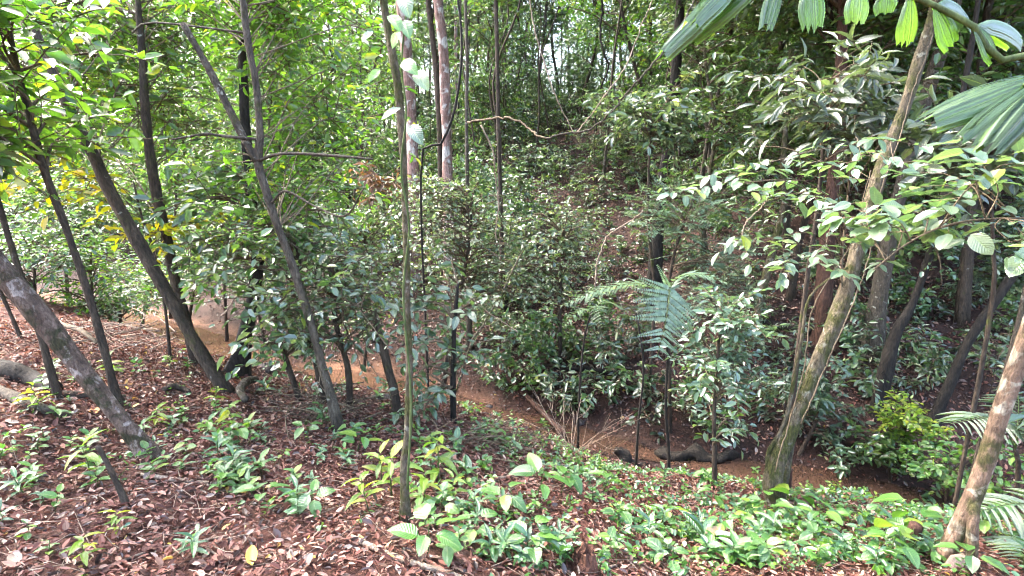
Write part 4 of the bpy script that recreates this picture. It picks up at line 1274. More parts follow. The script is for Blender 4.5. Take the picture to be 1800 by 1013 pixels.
def pleat_mesh(name, mat, cols=9, rows=9, jag=.16, seed=0, w0=.18):
    r = np.random.default_rng(seed)
    tip = 1 - jag * r.uniform(0, 1, cols)
    tip[cols // 2] = 1
    V, UV = [], []
    for c in range(cols):
        v = c / (cols - 1) * 2 - 1
        for k in range(rows):
            u = k / (rows - 1)
            wd_ = (w0 + (1 - w0) * min(1, u / .6) ** .8) * .5 * (1 - .25 * max(0, u - .75) / .25)
            x = u * tip[c]
            V.append((x, v * wd_, (.035 if c % 2 else -.035) * min(1, u * 4) - .18 * u * u - .10 * abs(v) * wd_))
            UV.append((u, v * .5 + .5))
    F = [(c * rows + k, c * rows + k + 1, (c + 1) * rows + k + 1, (c + 1) * rows + k) for c in range(cols - 1) for k in range(rows - 1)]
    mb = MB(); mb.add(V, [np.array(F)], 0, np.array(UV, float))
    return mb.mesh(name, [M[mat]])


PL = [pleat_mesh('leaflet', 'palm', seed=s_) for s_ in (1, 2, 3)]
yp = 1.55
pb = np.array([2.15, 1.45, 0.0]); pb[2] = gz(pb[0], pb[1]) - .05
t = thing('fishtail_palm', 'close palm with jagged drooping leaflets across the top right corner', 'palm', pb)
C, q = smooth_path(np.array([[0, 0, 0], [.02, .02, 1.2], [0, .05, 2.3], [-.02, .06, 2.75]]), np.array([.045, .04, .038, .03]), 22)
mb = MB(); V, F = tube(C, q, 10, .06, .3); mb.add(V, F); link('trunk', mb.mesh('trunk', [B['ringed']]), t)
crown = pb + C[-1]


def palm_frond(P, leaflets, r0):
    Cc, qq = smooth_path(local(P, pb), np.linspace(r0, r0 * .4, len(P)), 26)
    mb = MB(); V, F = tube(Cc, qq, 7, .03); mb.add(V, F)
    fo = link('frond', mb.mesh('frond', [B['gtwig']]), t)
    for k, (a, b_, y1, c2, d2, y2, w, nr) in enumerate(leaflets):
        p0 = local(at(a, b_, y1), pb); p1 = local(at(c2, d2, y2), pb)
        kk = np.argmin(np.linalg.norm(Cc - p0, axis=1)); p0 = Cc[kk] * .8 + p0 * .2
        ln = np.linalg.norm(p1 - p0)
        oriented(fo, 'leaflet', PL[k % 3], p0, p1 - p0 + np.array([0, 0, .12 * ln]), nr, ln * .95, .82 * w * scale_at(c2, d2, y2) / ln)


palm_frond(np.vstack([crown, path_px([(1830, 92, yp), (1700, 38, yp), (1600, -8, yp), (1450, -52, yp + .05), (1330, -62, yp + .1)])]), [
    (1345, -58, yp, 1142, 92, yp + .05, 62, (.25, -.45, 1)), (1380, -58, yp, 1205, 62, yp + .1, 60, (-.6, -.8, .6)),
    (1370, -60, yp, 1364, 52, yp, 46, (.3, -1, .25)), (1440, -52, yp, 1436, 55, yp, 58, (-.2, -1, .2)), (1510, -35, yp, 1515, 42, yp, 62, (.1, -1, .2)),
    (1560, -22, yp, 1558, 26, yp, 48, (-.3, -1, .2)), (1600, -8, yp, 1607, 84, yp, 60, (.2, -1, .2)), (1650, 18, yp, 1690, 84, yp, 70, (-.1, -1, .5)),
    (1715, 44, yp, 1762, 104, yp, 66, (.2, -1, .5)), (1640, 12, yp, 1726, 20, yp + .3, 34, (0, -.3, 1)), (1720, 40, yp, 1812, 55, yp + .25, 34, (0, -.3, 1)),
    (1300, -64, yp, 1215, 30, yp - .1, 55, (.1, -.4, 1))], .011)
palm_frond(np.vstack([crown, path_px([(1880, 110, 1.45), (1850, 130, 1.4), (1800, 150, 1.38)])]), [
    (1860, 120, 1.42, 1632, 200, 1.35, 92, (.15, -.6, 1)), (1860, 130, 1.40, 1712, 242, 1.28, 80, (.1, -.55, 1)), (1860, 140, 1.38, 1770, 262, 1.22, 70, (.2, -.7, 1)),
    (1860, 120, 1.42, 1700, 180, 1.6, 70, (.1, -.5, 1))], .010)

# low understorey palms at the right edge
mb = MB(); V, F, UV = hi_leaf(.13, .5, .28, .75, .7, rows=8, wav=0, seed=9); mb.add(V, F, 0, UV)
STRAP = mb.mesh('leaflet', [M['bigcool']])
for lab, y_, stem, fr in (
    ('low palm with broad combed fronds at the lower right corner', 3.2, [(1850, 1010, 14), (1845, 960, 13)],
     [([(1845, 960, 3.2), (1830, 905, 3.2), (1790, 885, 3.15), (1715, 900, 3.1)], .34), ([(1845, 960, 3.2), (1870, 880, 3.3), (1920, 850, 3.4)], .34), ([(1845, 960, 3.2), (1820, 960, 2.9), (1790, 985, 2.7)], .28)]),
    ('small palm with spreading fronds behind the ringed trunk', 4.6, [(1790, 840, 12), (1785, 790, 11)],
     [([(1785, 790, 4.6), (1760, 742, 4.6), (1725, 735, 4.5), (1672, 745, 4.4)], .34), ([(1785, 790, 4.6), (1795, 740, 4.5), (1820, 735, 4.3), (1850, 760, 4.2)], .34), ([(1785, 790, 4.6), (1790, 700, 4.8), (1770, 680, 4.9)], .3)])):
    P, Rr = trunk_path(stem, 0, y_)
    t = thing('understorey_palm', lab, 'palm', P[0])
    mb = MB(); C, q = smooth_path(local(P, P[0]), Rr, 8); V, F = tube(C, q, 8, .08, .2); mb.add(V, F); link('trunk', mb.mesh('trunk', [B['dark']]), t)
    for pth, lm in fr:
        frond(t, P[0], path_px(pth), STRAP, 15, lm, .007, .45, name='frond', child='leaflet', start=.22, drop=.15)

# broad leaved sapling in front at right, its leaves picked out one by one
tree('broad_leaved_sapling', 'sapling with layered pale shiny leaves crossing in front of the curved trunk', 'sapling',
     [(1385, 872, 7), (1382, 790, 7), (1416, 700, 7), (1446, 620, 7), (1474, 550, 6), (1481, 440, 6), (1490, 350, 5), (1500, 280, 4)], 'twig', y=4.05, seed=90, sides=6, flare=.1,
     blobs=[(1450, 325, 120, 22, 3.1), (1400, 285, 100, 12, 3.1), (1560, 272, 70, 10, 3.1), (1380, 450, 40, 30, 3.1), (1500, 430, 45, 20, 3.1), (1540, 370, 60, 25, 3.1), (1290, 330, 60, 12, 3.1), (1340, 300, 60, 10, 3.1), (1420, 380, 40, 14, 3.1)],
     nb=22, nt=3, ml=5, tl=.26, leaf=('ova', 'broad', .088), parts=True, bfrom=.5, depth_r=.55, br=.004, tw=.0022, flat=.22, layer=.2)
tree('broad_leaved_sapling', 'pale leaved branch reaching in from the right edge', 'sapling',
     [(1960, 1000, 12), (1950, 700, 11), (1920, 470, 9), (1860, 395, 7), (1790, 384, 6), (1680, 392, 5), (1600, 425, 5), (1535, 475, 4)], 'twig', y=2.5, seed=91, sides=6, flare=.1,
     blobs=[(1660, 365, 90, 22), (1730, 300, 70, 14), (1700, 405, 90, 14), (1770, 340, 50, 20), (1620, 400, 40, 14)],
     nb=16, nt=3, ml=5, tl=.24, leaf=('rnd', 'broad', .098), parts=True, bfrom=.5, depth_r=.4, br=.004, tw=.0022, flat=.25, layer=.2)
# climber on the slim central tree
ys = hit(712, 915)[1]
vb = at(708, 600, ys - .05)
vb[2] = gz(vb[0], vb[1])
t = thing('climbing_plant', 'climber with big drooping leaves high on the slim central tree', 'vine', vb)
P = path_px([(716, 860, ys - .07), (722, 700, ys - .07), (709, 520, ys - .07), (719, 400, ys - .07), (705, 300, ys - .08), (714, 200, ys - .08), (706, 120, ys - .08), (712, 40, ys - .06), (722, -20, ys)])
C, q = smooth_path(local(P, vb), np.linspace(.006, .004, len(P)), 60)
mb = MB(); V, F = tube(C, q, 5, .1); mb.add(V, F); link('stem', mb.mesh('stem', [B['gtwig']]), t)
for a, b_, c2, d2, mt, kd in ((712, -10, 718, 52, 'broad', 'heart'), (690, 30, 712, 62, 'herb', 'heart'), (712, 40, 724, 78, 'herb', 'heart'), (668, 122, 630, 155, 'herb', 'ell'), (705, 190, 642, 214, 'broad', 'ell'),
                              (735, 130, 762, 172, 'broad', 'heart'), (725, 225, 752, 268, 'broad', 'heart'), (712, 110, 745, 138, 'herb', 'heart'), (655, 55, 620, 80, 'broad', 'ell'), (700, 55, 680, 100, 'herb', 'ell')):
    p0, p1 = at(a, b_, ys - .1), at(c2, d2, ys - .18)
    place_leaf(t, kd, mt, local(p0, vb), p1 - p0, (rng.normal(0, .3), -1, .55), np.linalg.norm(p1 - p0) * .58)

# ------------------------------------------------------------------ herbs of the near bank
HERBS = {   # leaf kind, material, count, leaf size, stem height, upright, width
    'rosette': ('ell', 'herb', 7, .085, .10, .35, 1.0), 'trifoliate': ('ova', 'herb', 6, .075, .12, .1, 1.0), 'narrow': ('nar', 'herb_cool', 8, .11, .14, .5, 1.1),
    'heart': ('heart', 'herb', 5, .10, .15, -.1, 1.0), 'lime': ('nar', 'herb_lime', 9, .13, .22, .15, 1.2), 'lily': ('pad', 'herb_cool', 5, .17, .06, .9, .9), 'cool': ('ova', 'herb_cool', 8, .07, .12, .2, 1.0)}
_stalk = {}


def stalk_mesh(h):
    k = round(h, 2)
    if k not in _stalk:
        mb = MB()
        C = np.array([[0, 0, -.03], [.01, 0, h * .5], [.0, .01, h]])
        V, F = tube(C, np.array([.004, .003, .002]), 5); mb.add(V, F)
        _stalk[k] = mb.mesh('stem', [B['gtwig']])
    return _stalk[k]


def herb(kind, label, x, y, s, r, group=None, name=None):
    lk, mt, n, ls, h, upr, w = HERBS[kind]
    nm = name or {'rosette': 'broadleaf_herb', 'trifoliate': 'broadleaf_herb', 'narrow': 'narrow_leaved_herb', 'heart': 'heart_leaved_herb', 'lime': 'yellow_green_herb', 'lily': 'lily_leaved_herb', 'cool': 'broadleaf_herb'}[kind]
    t = thing(nm, label, 'herb', (x, y, gz(x, y)), group)
    t.scale = (s, s, s)
    t.rotation_euler = (r.normal(0, .12), r.normal(0, .12), r.uniform(0, 6.28))
    link('stem', stalk_mesh(h), t)
    a0 = r.uniform(0, 6.28)
    for i in range(n):
        a = a0 + i * 2.4 + r.normal(0, .2)
        f = .35 + .65 * i / max(1, n - 1)
        d = np.array([math.cos(a), math.sin(a), upr + r.normal(0, .2) + (.5 if i == n - 1 else 0)])
        nr = np.array([-math.cos(a) * upr, -math.sin(a) * upr, 1.0]) + r.normal(0, .2, 3)
        p = (0, 0, h * f) if kind != 'heart' else (math.cos(a) * .06, math.sin(a) * .06, h * r.uniform(.7, 1.2))
        place_leaf(t, lk, mt, p, d, nr, ls * r.uniform(.65, 1.2), w=w)
        if kind == 'heart':
            pass
    return t


rh = np.random.default_rng(31)
BLOCK = []
SPECIAL = [('lime', 690, 880, 1.5, 'yellow green herb clump at the left foot of the slim tree'), ('lime', 770, 850, 1.6, 'tall yellow green herb right of the slim tree foot'),
           ('lime', 650, 905, 1.1, 'yellowish herb with pale leaves left of the slim tree foot'), ('lime', 745, 900, 1.2, 'yellow green drooping herb just right of the slim tree foot'),
           ('lime', 800, 890, 1.0, 'light green herb a step right of the slim tree'), ('lime', 670, 850, 1.2, 'light green herb behind the slim tree foot'),
           ('lily', 985, 990, 1.2, 'lily leaved plant left of the rotten stump'), ('lily', 1235, 960, 1.5, 'large upright paddle leaved seedling on the green bank'),
           ('heart', 945, 885, 1.5, 'heart leaved plant with a yellow underside leaf near the centre'), ('heart', 985, 870, 1.2, 'broad heart leaved plant beside the brushwood'),
           ('lime', 160, 850, 1.15, 'bright green fan leaved seedling behind the mossy stub'), ('rosette', 395, 860, 1.3, 'bright green seedling at the right end of the fallen stick'),
           ('trifoliate', 785, 985, 1.4, 'four leaved pale green seedling beside the pale stick'), ('lime', 205, 945, .7, 'lime green crumpled herb on the left litter'),
           ('lime', 150, 1000, .7, 'bright herb low in the left foreground'), ('heart', 1610, 960, 1.8, 'big bright heart leaf plant by the cut stump'),
           ('heart', 1560, 1000, 1.6, 'broad leaved plant left of the ringed trunk feet'), ('heart', 1400, 910, 1.5, 'large leaved plant at the foot of the curved trunk'),
           ('trifoliate', 1455, 865, 1.5, 'palmate bluish seedling right of the curved trunk foot'), ('cool', 1635, 905, 1.4, 'pale fine leaved seedling behind the cut stump'), ('lily', 820, 840, 1.0, 'upright single leaved plant at the brushwood edge')]
for kd, px, py, s_, lb in SPECIAL:
    g = hit(px, py)
    herb(kd, lb, g[0], g[1], s_ * .85, rh)

ZN = [(0, 350, 790, 1010, 26, ['narrow', 'rosette', 'trifoliate'], 'on the leaf litter at lower left', .9),
      (60, 420, 640, 780, 26, ['lime', 'rosette', 'cool'], 'along the trail beside the leaning trunk', 1.0),
      (380, 690, 770, 920, 52, ['rosette', 'cool', 'narrow', 'heart'], 'in the green patch left of the slim tree', 1.0),
      (720, 1000, 820, 1000, 44, ['rosette', 'cool', 'narrow', 'heart', 'trifoliate'], 'between the slim tree and the rotten stump', 1.0),
      (980, 1340, 830, 1005, 95, ['rosette', 'trifoliate', 'cool', 'heart', 'narrow', 'rosette'], 'in the green cover right of the rotten stump', 1.0),
      (1320, 1640, 880, 1010, 75, ['rosette', 'heart', 'cool', 'trifoliate', 'narrow'], 'in the green cover below the curved trunk', 1.1),
      (1650, 1800, 900, 1010, 12, ['heart', 'cool', 'narrow'], 'by the feet of the ringed trunk', 1.2),
      (700, 1000, 720, 800, 22, ['cool', 'rosette'], 'along the bank lip by the brushwood', 1.3), (430, 720, 690, 770, 16, ['cool', 'rosette', 'narrow'], '', 1.2)]
KW = {'rosette': 'small green rosette herb', 'trifoliate': 'small oval leaved herb', 'narrow': 'small narrow leaved herb', 'heart': 'heart leaved herb', 'cool': 'bluish green small herb', 'lime': 'yellow green herb', 'lily': 'lily leaved herb'}
for (x0, x1, y0, y1, n, kinds, _wh, sc) in ZN:
    for i in range(n):
        for _ in range(6):
            g = hit(rh.uniform(x0, x1), rh.uniform(y0, y1))
            if math.sin(g[0] * 2.9 + 1) * math.sin(g[1] * 3.3 + g[0] * 1.7) > rh.uniform(-.6, .5):
                break
        kd = kinds[rh.integers(len(kinds))]
        lb = KW[kd] + ' ' + where(*tozpx(g))
        herb(kd, lb, g[0], g[1], .74 * sc * rh.uniform(.45, 1.5), rh, group=lb)

# fine ground cover nobody could count
r = np.random.default_rng(8)
mb = MB()
n = 9000
x = r.uniform(-4, 4.6, n); y = r.uniform(1.7, 6.6, n)
s_ = sdist(x, y)
dens = np.clip((x + 1.2) / 2.4, .10, 1) * np.clip((y - 1.9) / 1.2, .1, 1)
nz_ = np.sin(x * 2.3 + 1) * np.sin(y * 2.9 + x) * .5 + .5
k = (s_ < -.9) & (r.uniform(0, 1, n) < dens * np.clip(2.2 * nz_ - .45, 0, 1))
x, y = x[k], y[k]; n = len(x)
base = np.stack([x, y, hgt(x, y) + r.uniform(.0, .05, n)], -1)
a = r.uniform(0, 6.28, n)
d = norm(np.stack([np.cos(a), np.sin(a), r.uniform(.3, 1.6, n)], -1))
ln = r.uniform(.05, .14, n)
bend = np.tile([0, 0, -.2], (n, 1))
twig_tubes(mb, base - d * .03, d, ln, np.full(n, .0018), 0, bend)
pp, dl, nr, sz = leaves_on_twigs(base, d, ln, bend, 5, .04, 'alt', r)
g = r.integers(0, 3, n).repeat(5)
for q in range(3):
    w = g == q
    scatter_leaf(mb, LOW['ova'], pp[w], dl[w], nr[w], sz[w], q + 1)
gc = link('ground_cover', mb.mesh('ground_cover', [B['gtwig'], M['herb'], M['herb_cool'], M['herb']]))
gc['kind'] = 'stuff'; gc['label'] = 'small green seedlings and creepers covering the near bank'; gc['category'] = 'ground cover'

# ------------------------------------------------------------------ dead wood
def stick(name, label, cat, pts, bark, lift=.006, group=None, sides=8, lump=.1, parts=()):
    """a stick lying on the ground along photo points (x, y, width)"""
    P, Rr = [], []
    for px, py, w in pts:
        g = hit(px, py)
        rr_ = w * .5 * scale_at(px, py, g[1])
        P.append([g[0], g[1], gz(g[0], g[1]) + rr_ * .7 + lift]); Rr.append(rr_)
    P = np.array(P); b0 = P[0].copy()
    C, q = smooth_path(P - b0, Rr, max(8, 5 * len(pts)))
    mb = MB(); V, F = tube(C, q, sides, lump); mb.add(V, F)
    o = link(name, mb.mesh(name, [B[bark]]), None, b0)
    tag(o, label, cat, group)
    return o


stick('fallen_stick', 'long pale curved stick on the red litter in the foreground', 'stick', [(618, 950, 9), (660, 972, 11), (720, 995, 11), (790, 1016, 11), (850, 1040, 10)], 'stick')
stick('fallen_stick', 'straight stick lying below the thick leaning trunk foot', 'stick', [(250, 838, 7), (310, 848, 8), (392, 858, 7)], 'stick')
stick('fallen_stick', 'short pale stick above the heart leaved plants', 'stick', [(868, 845, 6), (925, 838, 6)], 'stick')
stick('fallen_stick', 'pale stick in the lower centre right of the rotten stump', 'stick', [(1040, 1012, 5), (1090, 996, 4)], 'stick')
stick('fallen_stick', 'broken pale stick on the green bank at lower right', 'stick', [(1172, 968, 8), (1212, 990, 7)], 'stick')
stick('fallen_stick', 'long thin twig crossing the lower left litter', 'stick', [(170, 1008, 4), (280, 970, 4), (380, 950, 4), (470, 930, 3)], 'stick')
stick('fallen_stick', 'thin curved twig on the litter at lower left', 'stick', [(325, 958, 4), (370, 975, 4), (405, 1000, 4)], 'stick')
stick('fallen_log', 'dark rotting log at the left edge of the picture', 'log', [(-40, 650, 30), (20, 665, 32), (60, 680, 28), (100, 690, 22)], 'black')
stick('fallen_log', 'grey thin log below the dark one at the left edge', 'log', [(-30, 685, 20), (20, 705, 20), (70, 725, 18), (125, 742, 12)], 'grey')
stick('fallen_log', 'dark low log crossing the trail by the slender trunk', 'log', [(112, 700, 14), (165, 702, 14), (220, 705, 11)], 'dark')
stick('fallen_log', 'thin slanting log across the stream in the centre', 'log', [(878, 662, 9), (930, 715, 10), (992, 778, 10)], 'red', lift=.1)
stick('fallen_log', 'black log shape standing in for the dark hollow under the far bank', 'log', [(1152, 802, 9), (1164, 806, 22), (1190, 812, 19), (1222, 808, 24), (1255, 815, 17), (1280, 808, 20), (1298, 803, 6)], 'black', lump=.45, sides=12)  # log shape added in place of the shaded undercut hollow
stick('fallen_log', 'dark branch lying on the far slope behind the tree fern', 'log', [(975, 650, 11), (1020, 654, 12), (1090, 660, 9)], 'black')
stick('fallen_log', 'dark thin log on the slope behind the curved trunk', 'log', [(1340, 570, 12), (1390, 582, 12), (1440, 590, 9)], 'black')
stick('tree_root', 'gnarled curled root beside the leaning trunk foot', 'root', [(452, 684, 11), (436, 690, 15), (424, 706, 14), (434, 725, 12)], 'grey', lift=.08)
stick('tree_root', 'low dark root humps on the trail', 'root', [(290, 695, 10), (310, 690, 13), (335, 700, 8)], 'dark', lift=.03)
stick('fallen_branch', 'bare branch leaning over the litter near the trail', 'branch', [(80, 590, 8), (115, 610, 8), (150, 628, 8), (178, 650, 6)], 'twig', lift=.25)
tree('mossy_stub', 'short mossy cut stub leaning left in the left foreground', 'stump', [(224, 892, 18), (208, 855, 15), (190, 818, 13), (172, 785, 12)], 'dark', seed=29)
tree('cut_stump', 'short red brown cut stump left of the ringed trunk', 'stump', [(1600, 975, 34), (1606, 945, 32), (1610, 922, 32)], 'red', seed=30, flare=.1)
tree('cut_stump', 'small stump at the right foot of the curved trunk', 'stump', [(1384, 872, 16), (1386, 845, 15), (1388, 824, 14)], 'red', seed=31, flare=.1)
tree('black_stump', 'jagged black stump at the stream edge below the tree fern', 'stump', [(1105, 815, 40), (1095, 800, 32), (1082, 790, 14)], 'black', seed=32, lump=.3)
# stones of the stream
rs_ = np.random.default_rng(12)
for px, py, sz, tx in ((468, 652, .30, 'grey flat stone beside the broad footed dark tree'), (502, 648, .22, 'small grey stone right of the flat one by the dark tree'), (548, 662, .14, 'brown pebble behind the forked tree foot'),
                       (640, 668, .2, 'dark stone on the sand behind the broken stem'), (668, 706, .26, 'low dark stone at the near edge of the sand bar'), (590, 690, .12, 'small stone on the sand between the thin stems'),
                       (860, 716, .16, 'wet stone left of the slanting log'), (1020, 745, .18, 'wet dark stone behind the leafless bush'), (365, 606, .25, 'stone at the edge of the orange water at left'), (905, 745, .12, 'small stone in the stream at centre')):
    g = hit(px, py)
    u_, v_ = np.meshgrid(np.linspace(0, 2 * np.pi, 11)[:-1], np.linspace(.05, np.pi - .05, 7))
    V = np.stack([np.cos(u_) * np.sin(v_), np.sin(u_) * np.sin(v_), np.cos(v_)], -1).reshape(-1, 3)
    V = V * (1 + rs_.normal(0, .10, (len(V), 1))) * np.array([1, .75, .42]) * sz * .5
    i_ = np.arange(6)[:, None] * 10; j_ = np.arange(10)[None]
    F = np.stack([i_ + j_, i_ + 10 + j_, i_ + 10 + (j_ + 1) % 10, i_ + (j_ + 1) % 10], -1).reshape(-1, 4)
    mb = MB(); mb.add(V, [F, np.arange(9, -1, -1)[None][:, ::-1].copy(), np.arange(60, 70)[None]])
    o = link('stream_stone', mb.mesh('stream_stone', [B['stone']]), None, (g[0], g[1], gz(g[0], g[1]) + sz * .08))
    o.rotation_euler = (0, 0, rs_.uniform(0, 6))
    tag(o, tx, 'stone')
# rotten stump
g = hit(1025, 1005)
mb = MB()
C = np.array([[0, 0, -.05], [0, 0, .02], [.005, .0, .06], [.01, .01, .10], [.0, .02, .13], [.01, .02, .145]])
V, F = tube(C, np.array([.085, .07, .062, .055, .05, .03]), 18, .3, .25)
rr_ = np.random.default_rng(2)
V = V + rr_.normal(0, .008, V.shape)
V[54:, 2] += rr_.uniform(-.05, .015, len(V[54:]))
mb.add(V, F)
tag(link('rotten_stump', mb.mesh('rotten_stump', [B['rot']], smooth=False), None, (g[0], g[1], gz(g[0], g[1]))), 'crumbling red brown rotten stump at the bottom centre', 'stump')
# pale cut block at lower right
g = hit(1685, 1005)
mb = MB()
V, F = tube(np.array([[-.05, 0, .02], [-.02, 0, .05], [.03, .01, .05], [.06, 0, .03]]), np.array([.03, .05, .05, .03]), 7, .3); mb.add(V, F)
m, nt, N, L = newmat('pale_cut_wood')
b = N.new('ShaderNodeBsdfPrincipled'); nz = N.new('ShaderNodeTexNoise'); nz.inputs['Scale'].default_value = 30
rp = ramp(N, [(.3, (.17, .11, .09)), (.7, (.33, .24, .2))]); L.new(nz.outputs['Fac'], rp.inputs[0]); L.new(rp.outputs[0], b.inputs['Base Color']); b.inputs['Roughness'].default_value = .8
o_ = N.new('ShaderNodeOutputMaterial'); L.new(b.outputs[0], o_.inputs[0])
tag(link('wood_chunk', mb.mesh('wood_chunk', [m]), None, (g[0], g[1], gz(g[0], g[1]))), 'pale pinkish chunk of wood between the ringed trunk feet', 'wood')


def twig_heap(name, label, cat, cx, cy, rx, ry, n, ln, rad, bark, seed, up=.25, lift=.06, y=None, fan=None):
    r = np.random.default_rng(seed)
    c = hit(cx, cy)
    t = thing(name, label, cat, (c[0], c[1], gz(c[0], c[1])))
    b0 = np.array([c[0], c[1], gz(c[0], c[1])])
    for i in range(n):
        if fan is None:
            g = hit(cx + rx * r.normal(0, .5), cy + ry * r.normal(0, .5))
            a = r.normal(0, .7) + (math.pi if r.uniform() < .5 else 0)
            d = norm(np.array([math.cos(a), math.sin(a) * .8, r.uniform(-.1, up)]))
            p0 = np.array([g[0], g[1], gz(g[0], g[1]) + r.uniform(0, lift)]) - d * ln * .5
        else:
            a = r.uniform(-1, 1)
            d = norm(np.array([a * fan, r.normal(0, .35), 1.0 * r.uniform(.5, 1)]))
            p0 = b0 + np.array([r.normal(0, .05), r.normal(0, .05), -.02])
        l2 = ln * r.uniform(.5, 1.3)
        P = np.array([p0, p0 + d * l2 * .5 + r.normal(0, .05 * l2, 3), p0 + d * l2 + r.normal(0, .1 * l2, 3)])
        C, q = smooth_path(P - b0, np.array([rad, rad * .8, rad * .4]) * r.uniform(.6, 1.3), 7)
        mb = MB(); V, F = tube(C, q, 4); mb.add(V, F)
        if fan is not None:
            for k in range(3):
                j = r.integers(2, 6)
                d2 = norm(d + r.normal(0, .5, 3)); l3 = l2 * r.uniform(.2, .45)
                C2, q2 = smooth_path(np.array([C[j], C[j] + d2 * l3 * .5 + r.normal(0, .02, 3), C[j] + d2 * l3]), np.array([rad * .5, rad * .4, rad * .2]), 5)
                V, F = tube(C2, q2, 4); mb.add(V, F)
        link('twig', mb.mesh('twig', [B[bark]]), t)
    return t


twig_heap('brushwood_heap', 'heap of dry reddish brushwood on the bank behind the slim tree', 'brushwood', 850, 785, 95, 22, 70, .55, .006, 'twig', 3, lift=.14)
twig_heap('brushwood_heap', 'tangle of dry twigs at the forked tree foot', 'brushwood', 560, 735, 70, 22, 46, .5, .006, 'twig', 4, up=.6, lift=.2)
twig_heap('brushwood_heap', 'pale scattered twigs between the left trunks', 'brushwood', 225, 610, 80, 22, 34, .9, .008, 'stick', 5, up=.4, lift=.3)
twig_heap('dead_bush', 'leafless pale grey bush on the bank lip in the centre', 'bush', 1005, 800, 0, 0, 16, .75, .005, 'stick', 6, fan=.9)
twig_heap('dead_bush', 'sparse dry bush beside the leafless grey one', 'bush', 1055, 800, 0, 0, 12, .5, .004, 'twig', 7, fan=1.0)

# ------------------------------------------------------------------ lianas crossing the air
def liana(label, pts, bark, rad, name='liana'):
    P = path_px([(a, b_, y) for a, b_, y in pts])
    b0 = P[0].copy()
    C, q = smooth_path(P - b0, np.linspace(rad, rad * .7, len(P)), 8 * len(P))
    wv_ = np.linspace(0, len(P) * 2.6, len(C))[:, None]
    C += rad * 2.2 * np.sin(wv_ * np.array([1.0, 1.4, .8]) + rng.uniform(0, 6, 3)) * np.sin(np.linspace(0, np.pi, len(C)))[:, None]
    C[1:-1] += rng.normal(0, rad * .5, C[1:-1].shape)
    mb = MB(); V, F = tube(C, q, 6, .1); mb.add(V, F)
    return tag(link(name, mb.mesh(name, [B[bark]]), None, b0), label, 'vine')


liana('pale liana sweeping up right from the centre in front of the dark trunk', [(960, 243, 8.2), (1000, 233, 8.1), (1040, 228, 8.0), (1080, 190, 7.9), (1140, 120, 7.8), (1190, 60, 7.7), (1240, -40, 7.6)], 'grey', .015)
liana('thin pale liana rising steeply beside the sweeping one', [(1015, 232, 8.2), (1060, 175, 8.2), (1105, 100, 8.2), (1140, 20, 8.2), (1155, -40, 8.2)], 'stick', .010)
liana('arched dark liana linking the thin trunk to the sweeping liana', [(822, 215, 10), (860, 207, 9.6), (910, 218, 9), (960, 243, 8.3)], 'twig', .02)
liana('thin pale vine hanging in front of the bluish leaves at centre', [(845, 220, 7.8), (868, 275, 7.8), (874, 330, 7.9), (872, 420, 8)], 'stick', .012)
liana('pale bent stem climbing in the dark gap at centre', [(1046, 505, 6.8), (1054, 440, 6.8), (1090, 400, 6.8), (1130, 372, 6.8)], 'stick', .010)
liana('pale crooked twig right of the mossy bent trunk', [(1300, 440, 5.0), (1310, 400, 5.0), (1345, 355, 5.0)], 'stick', .007)
liana('long pale pole slanting through the big leaved shrub', [(800, 690, 6.6), (850, 560, 6.6), (890, 500, 6.7), (920, 440, 6.8)], 'mossy', .014)
liana('thin pole crossing above the broad footed dark tree', [(390, 555, 7.5), (440, 495, 7.5), (492, 435, 7.4)], 'stick', .014)
liana('straight thin cane slanting down left across the shrubs', [(910, 585, 6), (850, 540, 6), (800, 510, 6)], 'stick', .006)
liana('thin leafless vine twined on the curved trunk, left strand', [(1362, 830, 3.3), (1400, 700, 3.3), (1428, 560, 3.3), (1460, 480, 3.4), (1500, 420, 3.5), (1530, 300, 3.6)], 'twig', .0045)
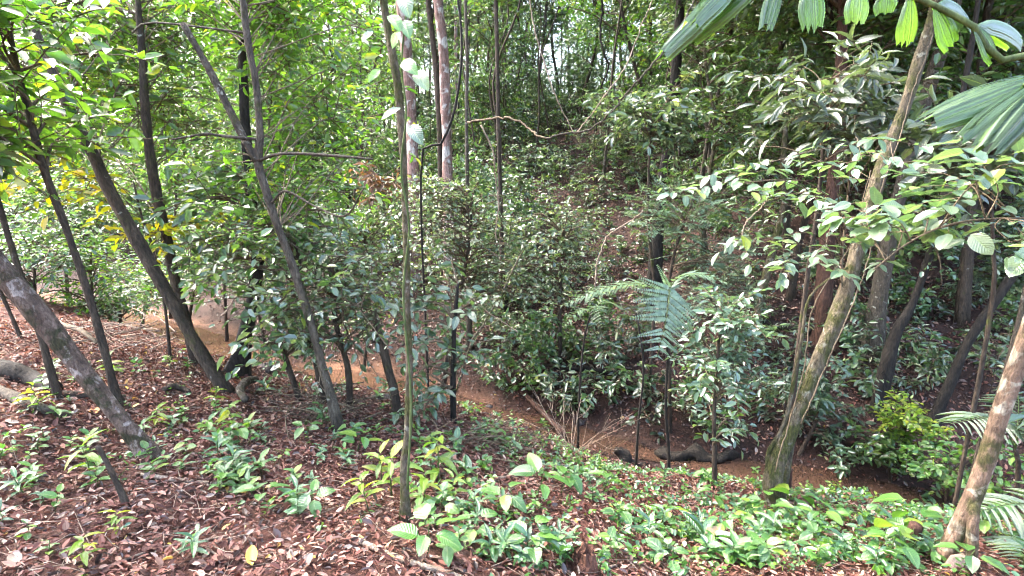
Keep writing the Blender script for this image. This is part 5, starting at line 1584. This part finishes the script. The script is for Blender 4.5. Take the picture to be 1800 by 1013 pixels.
liana('thin leafless vine twined on the curved trunk, right strand', [(1408, 745, 3.3), (1455, 640, 3.3), (1495, 540, 3.4), (1528, 450, 3.5), (1560, 300, 3.7), (1600, 180, 3.9), (1640, 60, 4)], 'twig', .005)
liana('thin hanging cord like vine at the top centre', [(930, -20, 10), (945, 80, 10), (975, 160, 10), (1010, 240, 10)], 'stick', .012)
liana('dark hanging vine above the sweeping liana', [(1055, -20, 11), (1060, 80, 11), (1066, 120, 11), (1050, 180, 11), (1048, 230, 11)], 'black', .02)

# single fallen leaves that stand out
for lb, px, py, mt, sz in (('bright orange fallen leaf left of the slender trunk', 172, 735, (.55, .22, .02), .13), ('large tan dead leaf on the green bank', 1285, 950, (.42, .26, .15), .22),
                           ('yellow fallen leaf at the bottom left of centre', 445, 1006, (.5, .36, .04), .10), ('grey curled dead leaf on the red litter', 545, 985, (.12, .09, .08), .10),
                           ('big pale dead leaf at the left edge of the litter', 25, 985, (.34, .26, .2), .10)):
    m, nt, N, L = newmat('fallen_leaf')
    b = N.new('ShaderNodeBsdfPrincipled'); nz = N.new('ShaderNodeTexNoise'); nz.inputs['Scale'].default_value = 40
    rp = ramp(N, [(.3, tuple(c * .6 for c in mt)), (.7, mt)]); L.new(nz.outputs['Fac'], rp.inputs[0]); L.new(rp.outputs[0], b.inputs['Base Color']); b.inputs['Roughness'].default_value = .55
    o_ = N.new('ShaderNodeOutputMaterial'); L.new(b.outputs[0], o_.inputs[0])
    g = hit(px, py)
    mb = MB(); V, F, UV = hi_leaf(.5, .3, -.2, .85, .75, seed=int(px)); mb.add(V * sz, F, 0, UV)
    o = link('fallen_leaf', mb.mesh('fallen_leaf', [m]), None, (g[0], g[1], gz(g[0], g[1]) + .03))
    o.rotation_euler = (rng.normal(0, .15), rng.normal(0, .15), rng.uniform(0, 6))
    tag(o, lb, 'leaf')
for i, (px, py) in enumerate(SEED_PX):
    g = hit(px, py)
    k = PD[i % 3]
    lb = k[1] + ' standing ' + where(px, py)
    copy_plant(k, 'slope_seedling', lb, 'seedling', lb, g[0], g[1], rb.uniform(.8, 1.3), rb.uniform(0, 6.28))
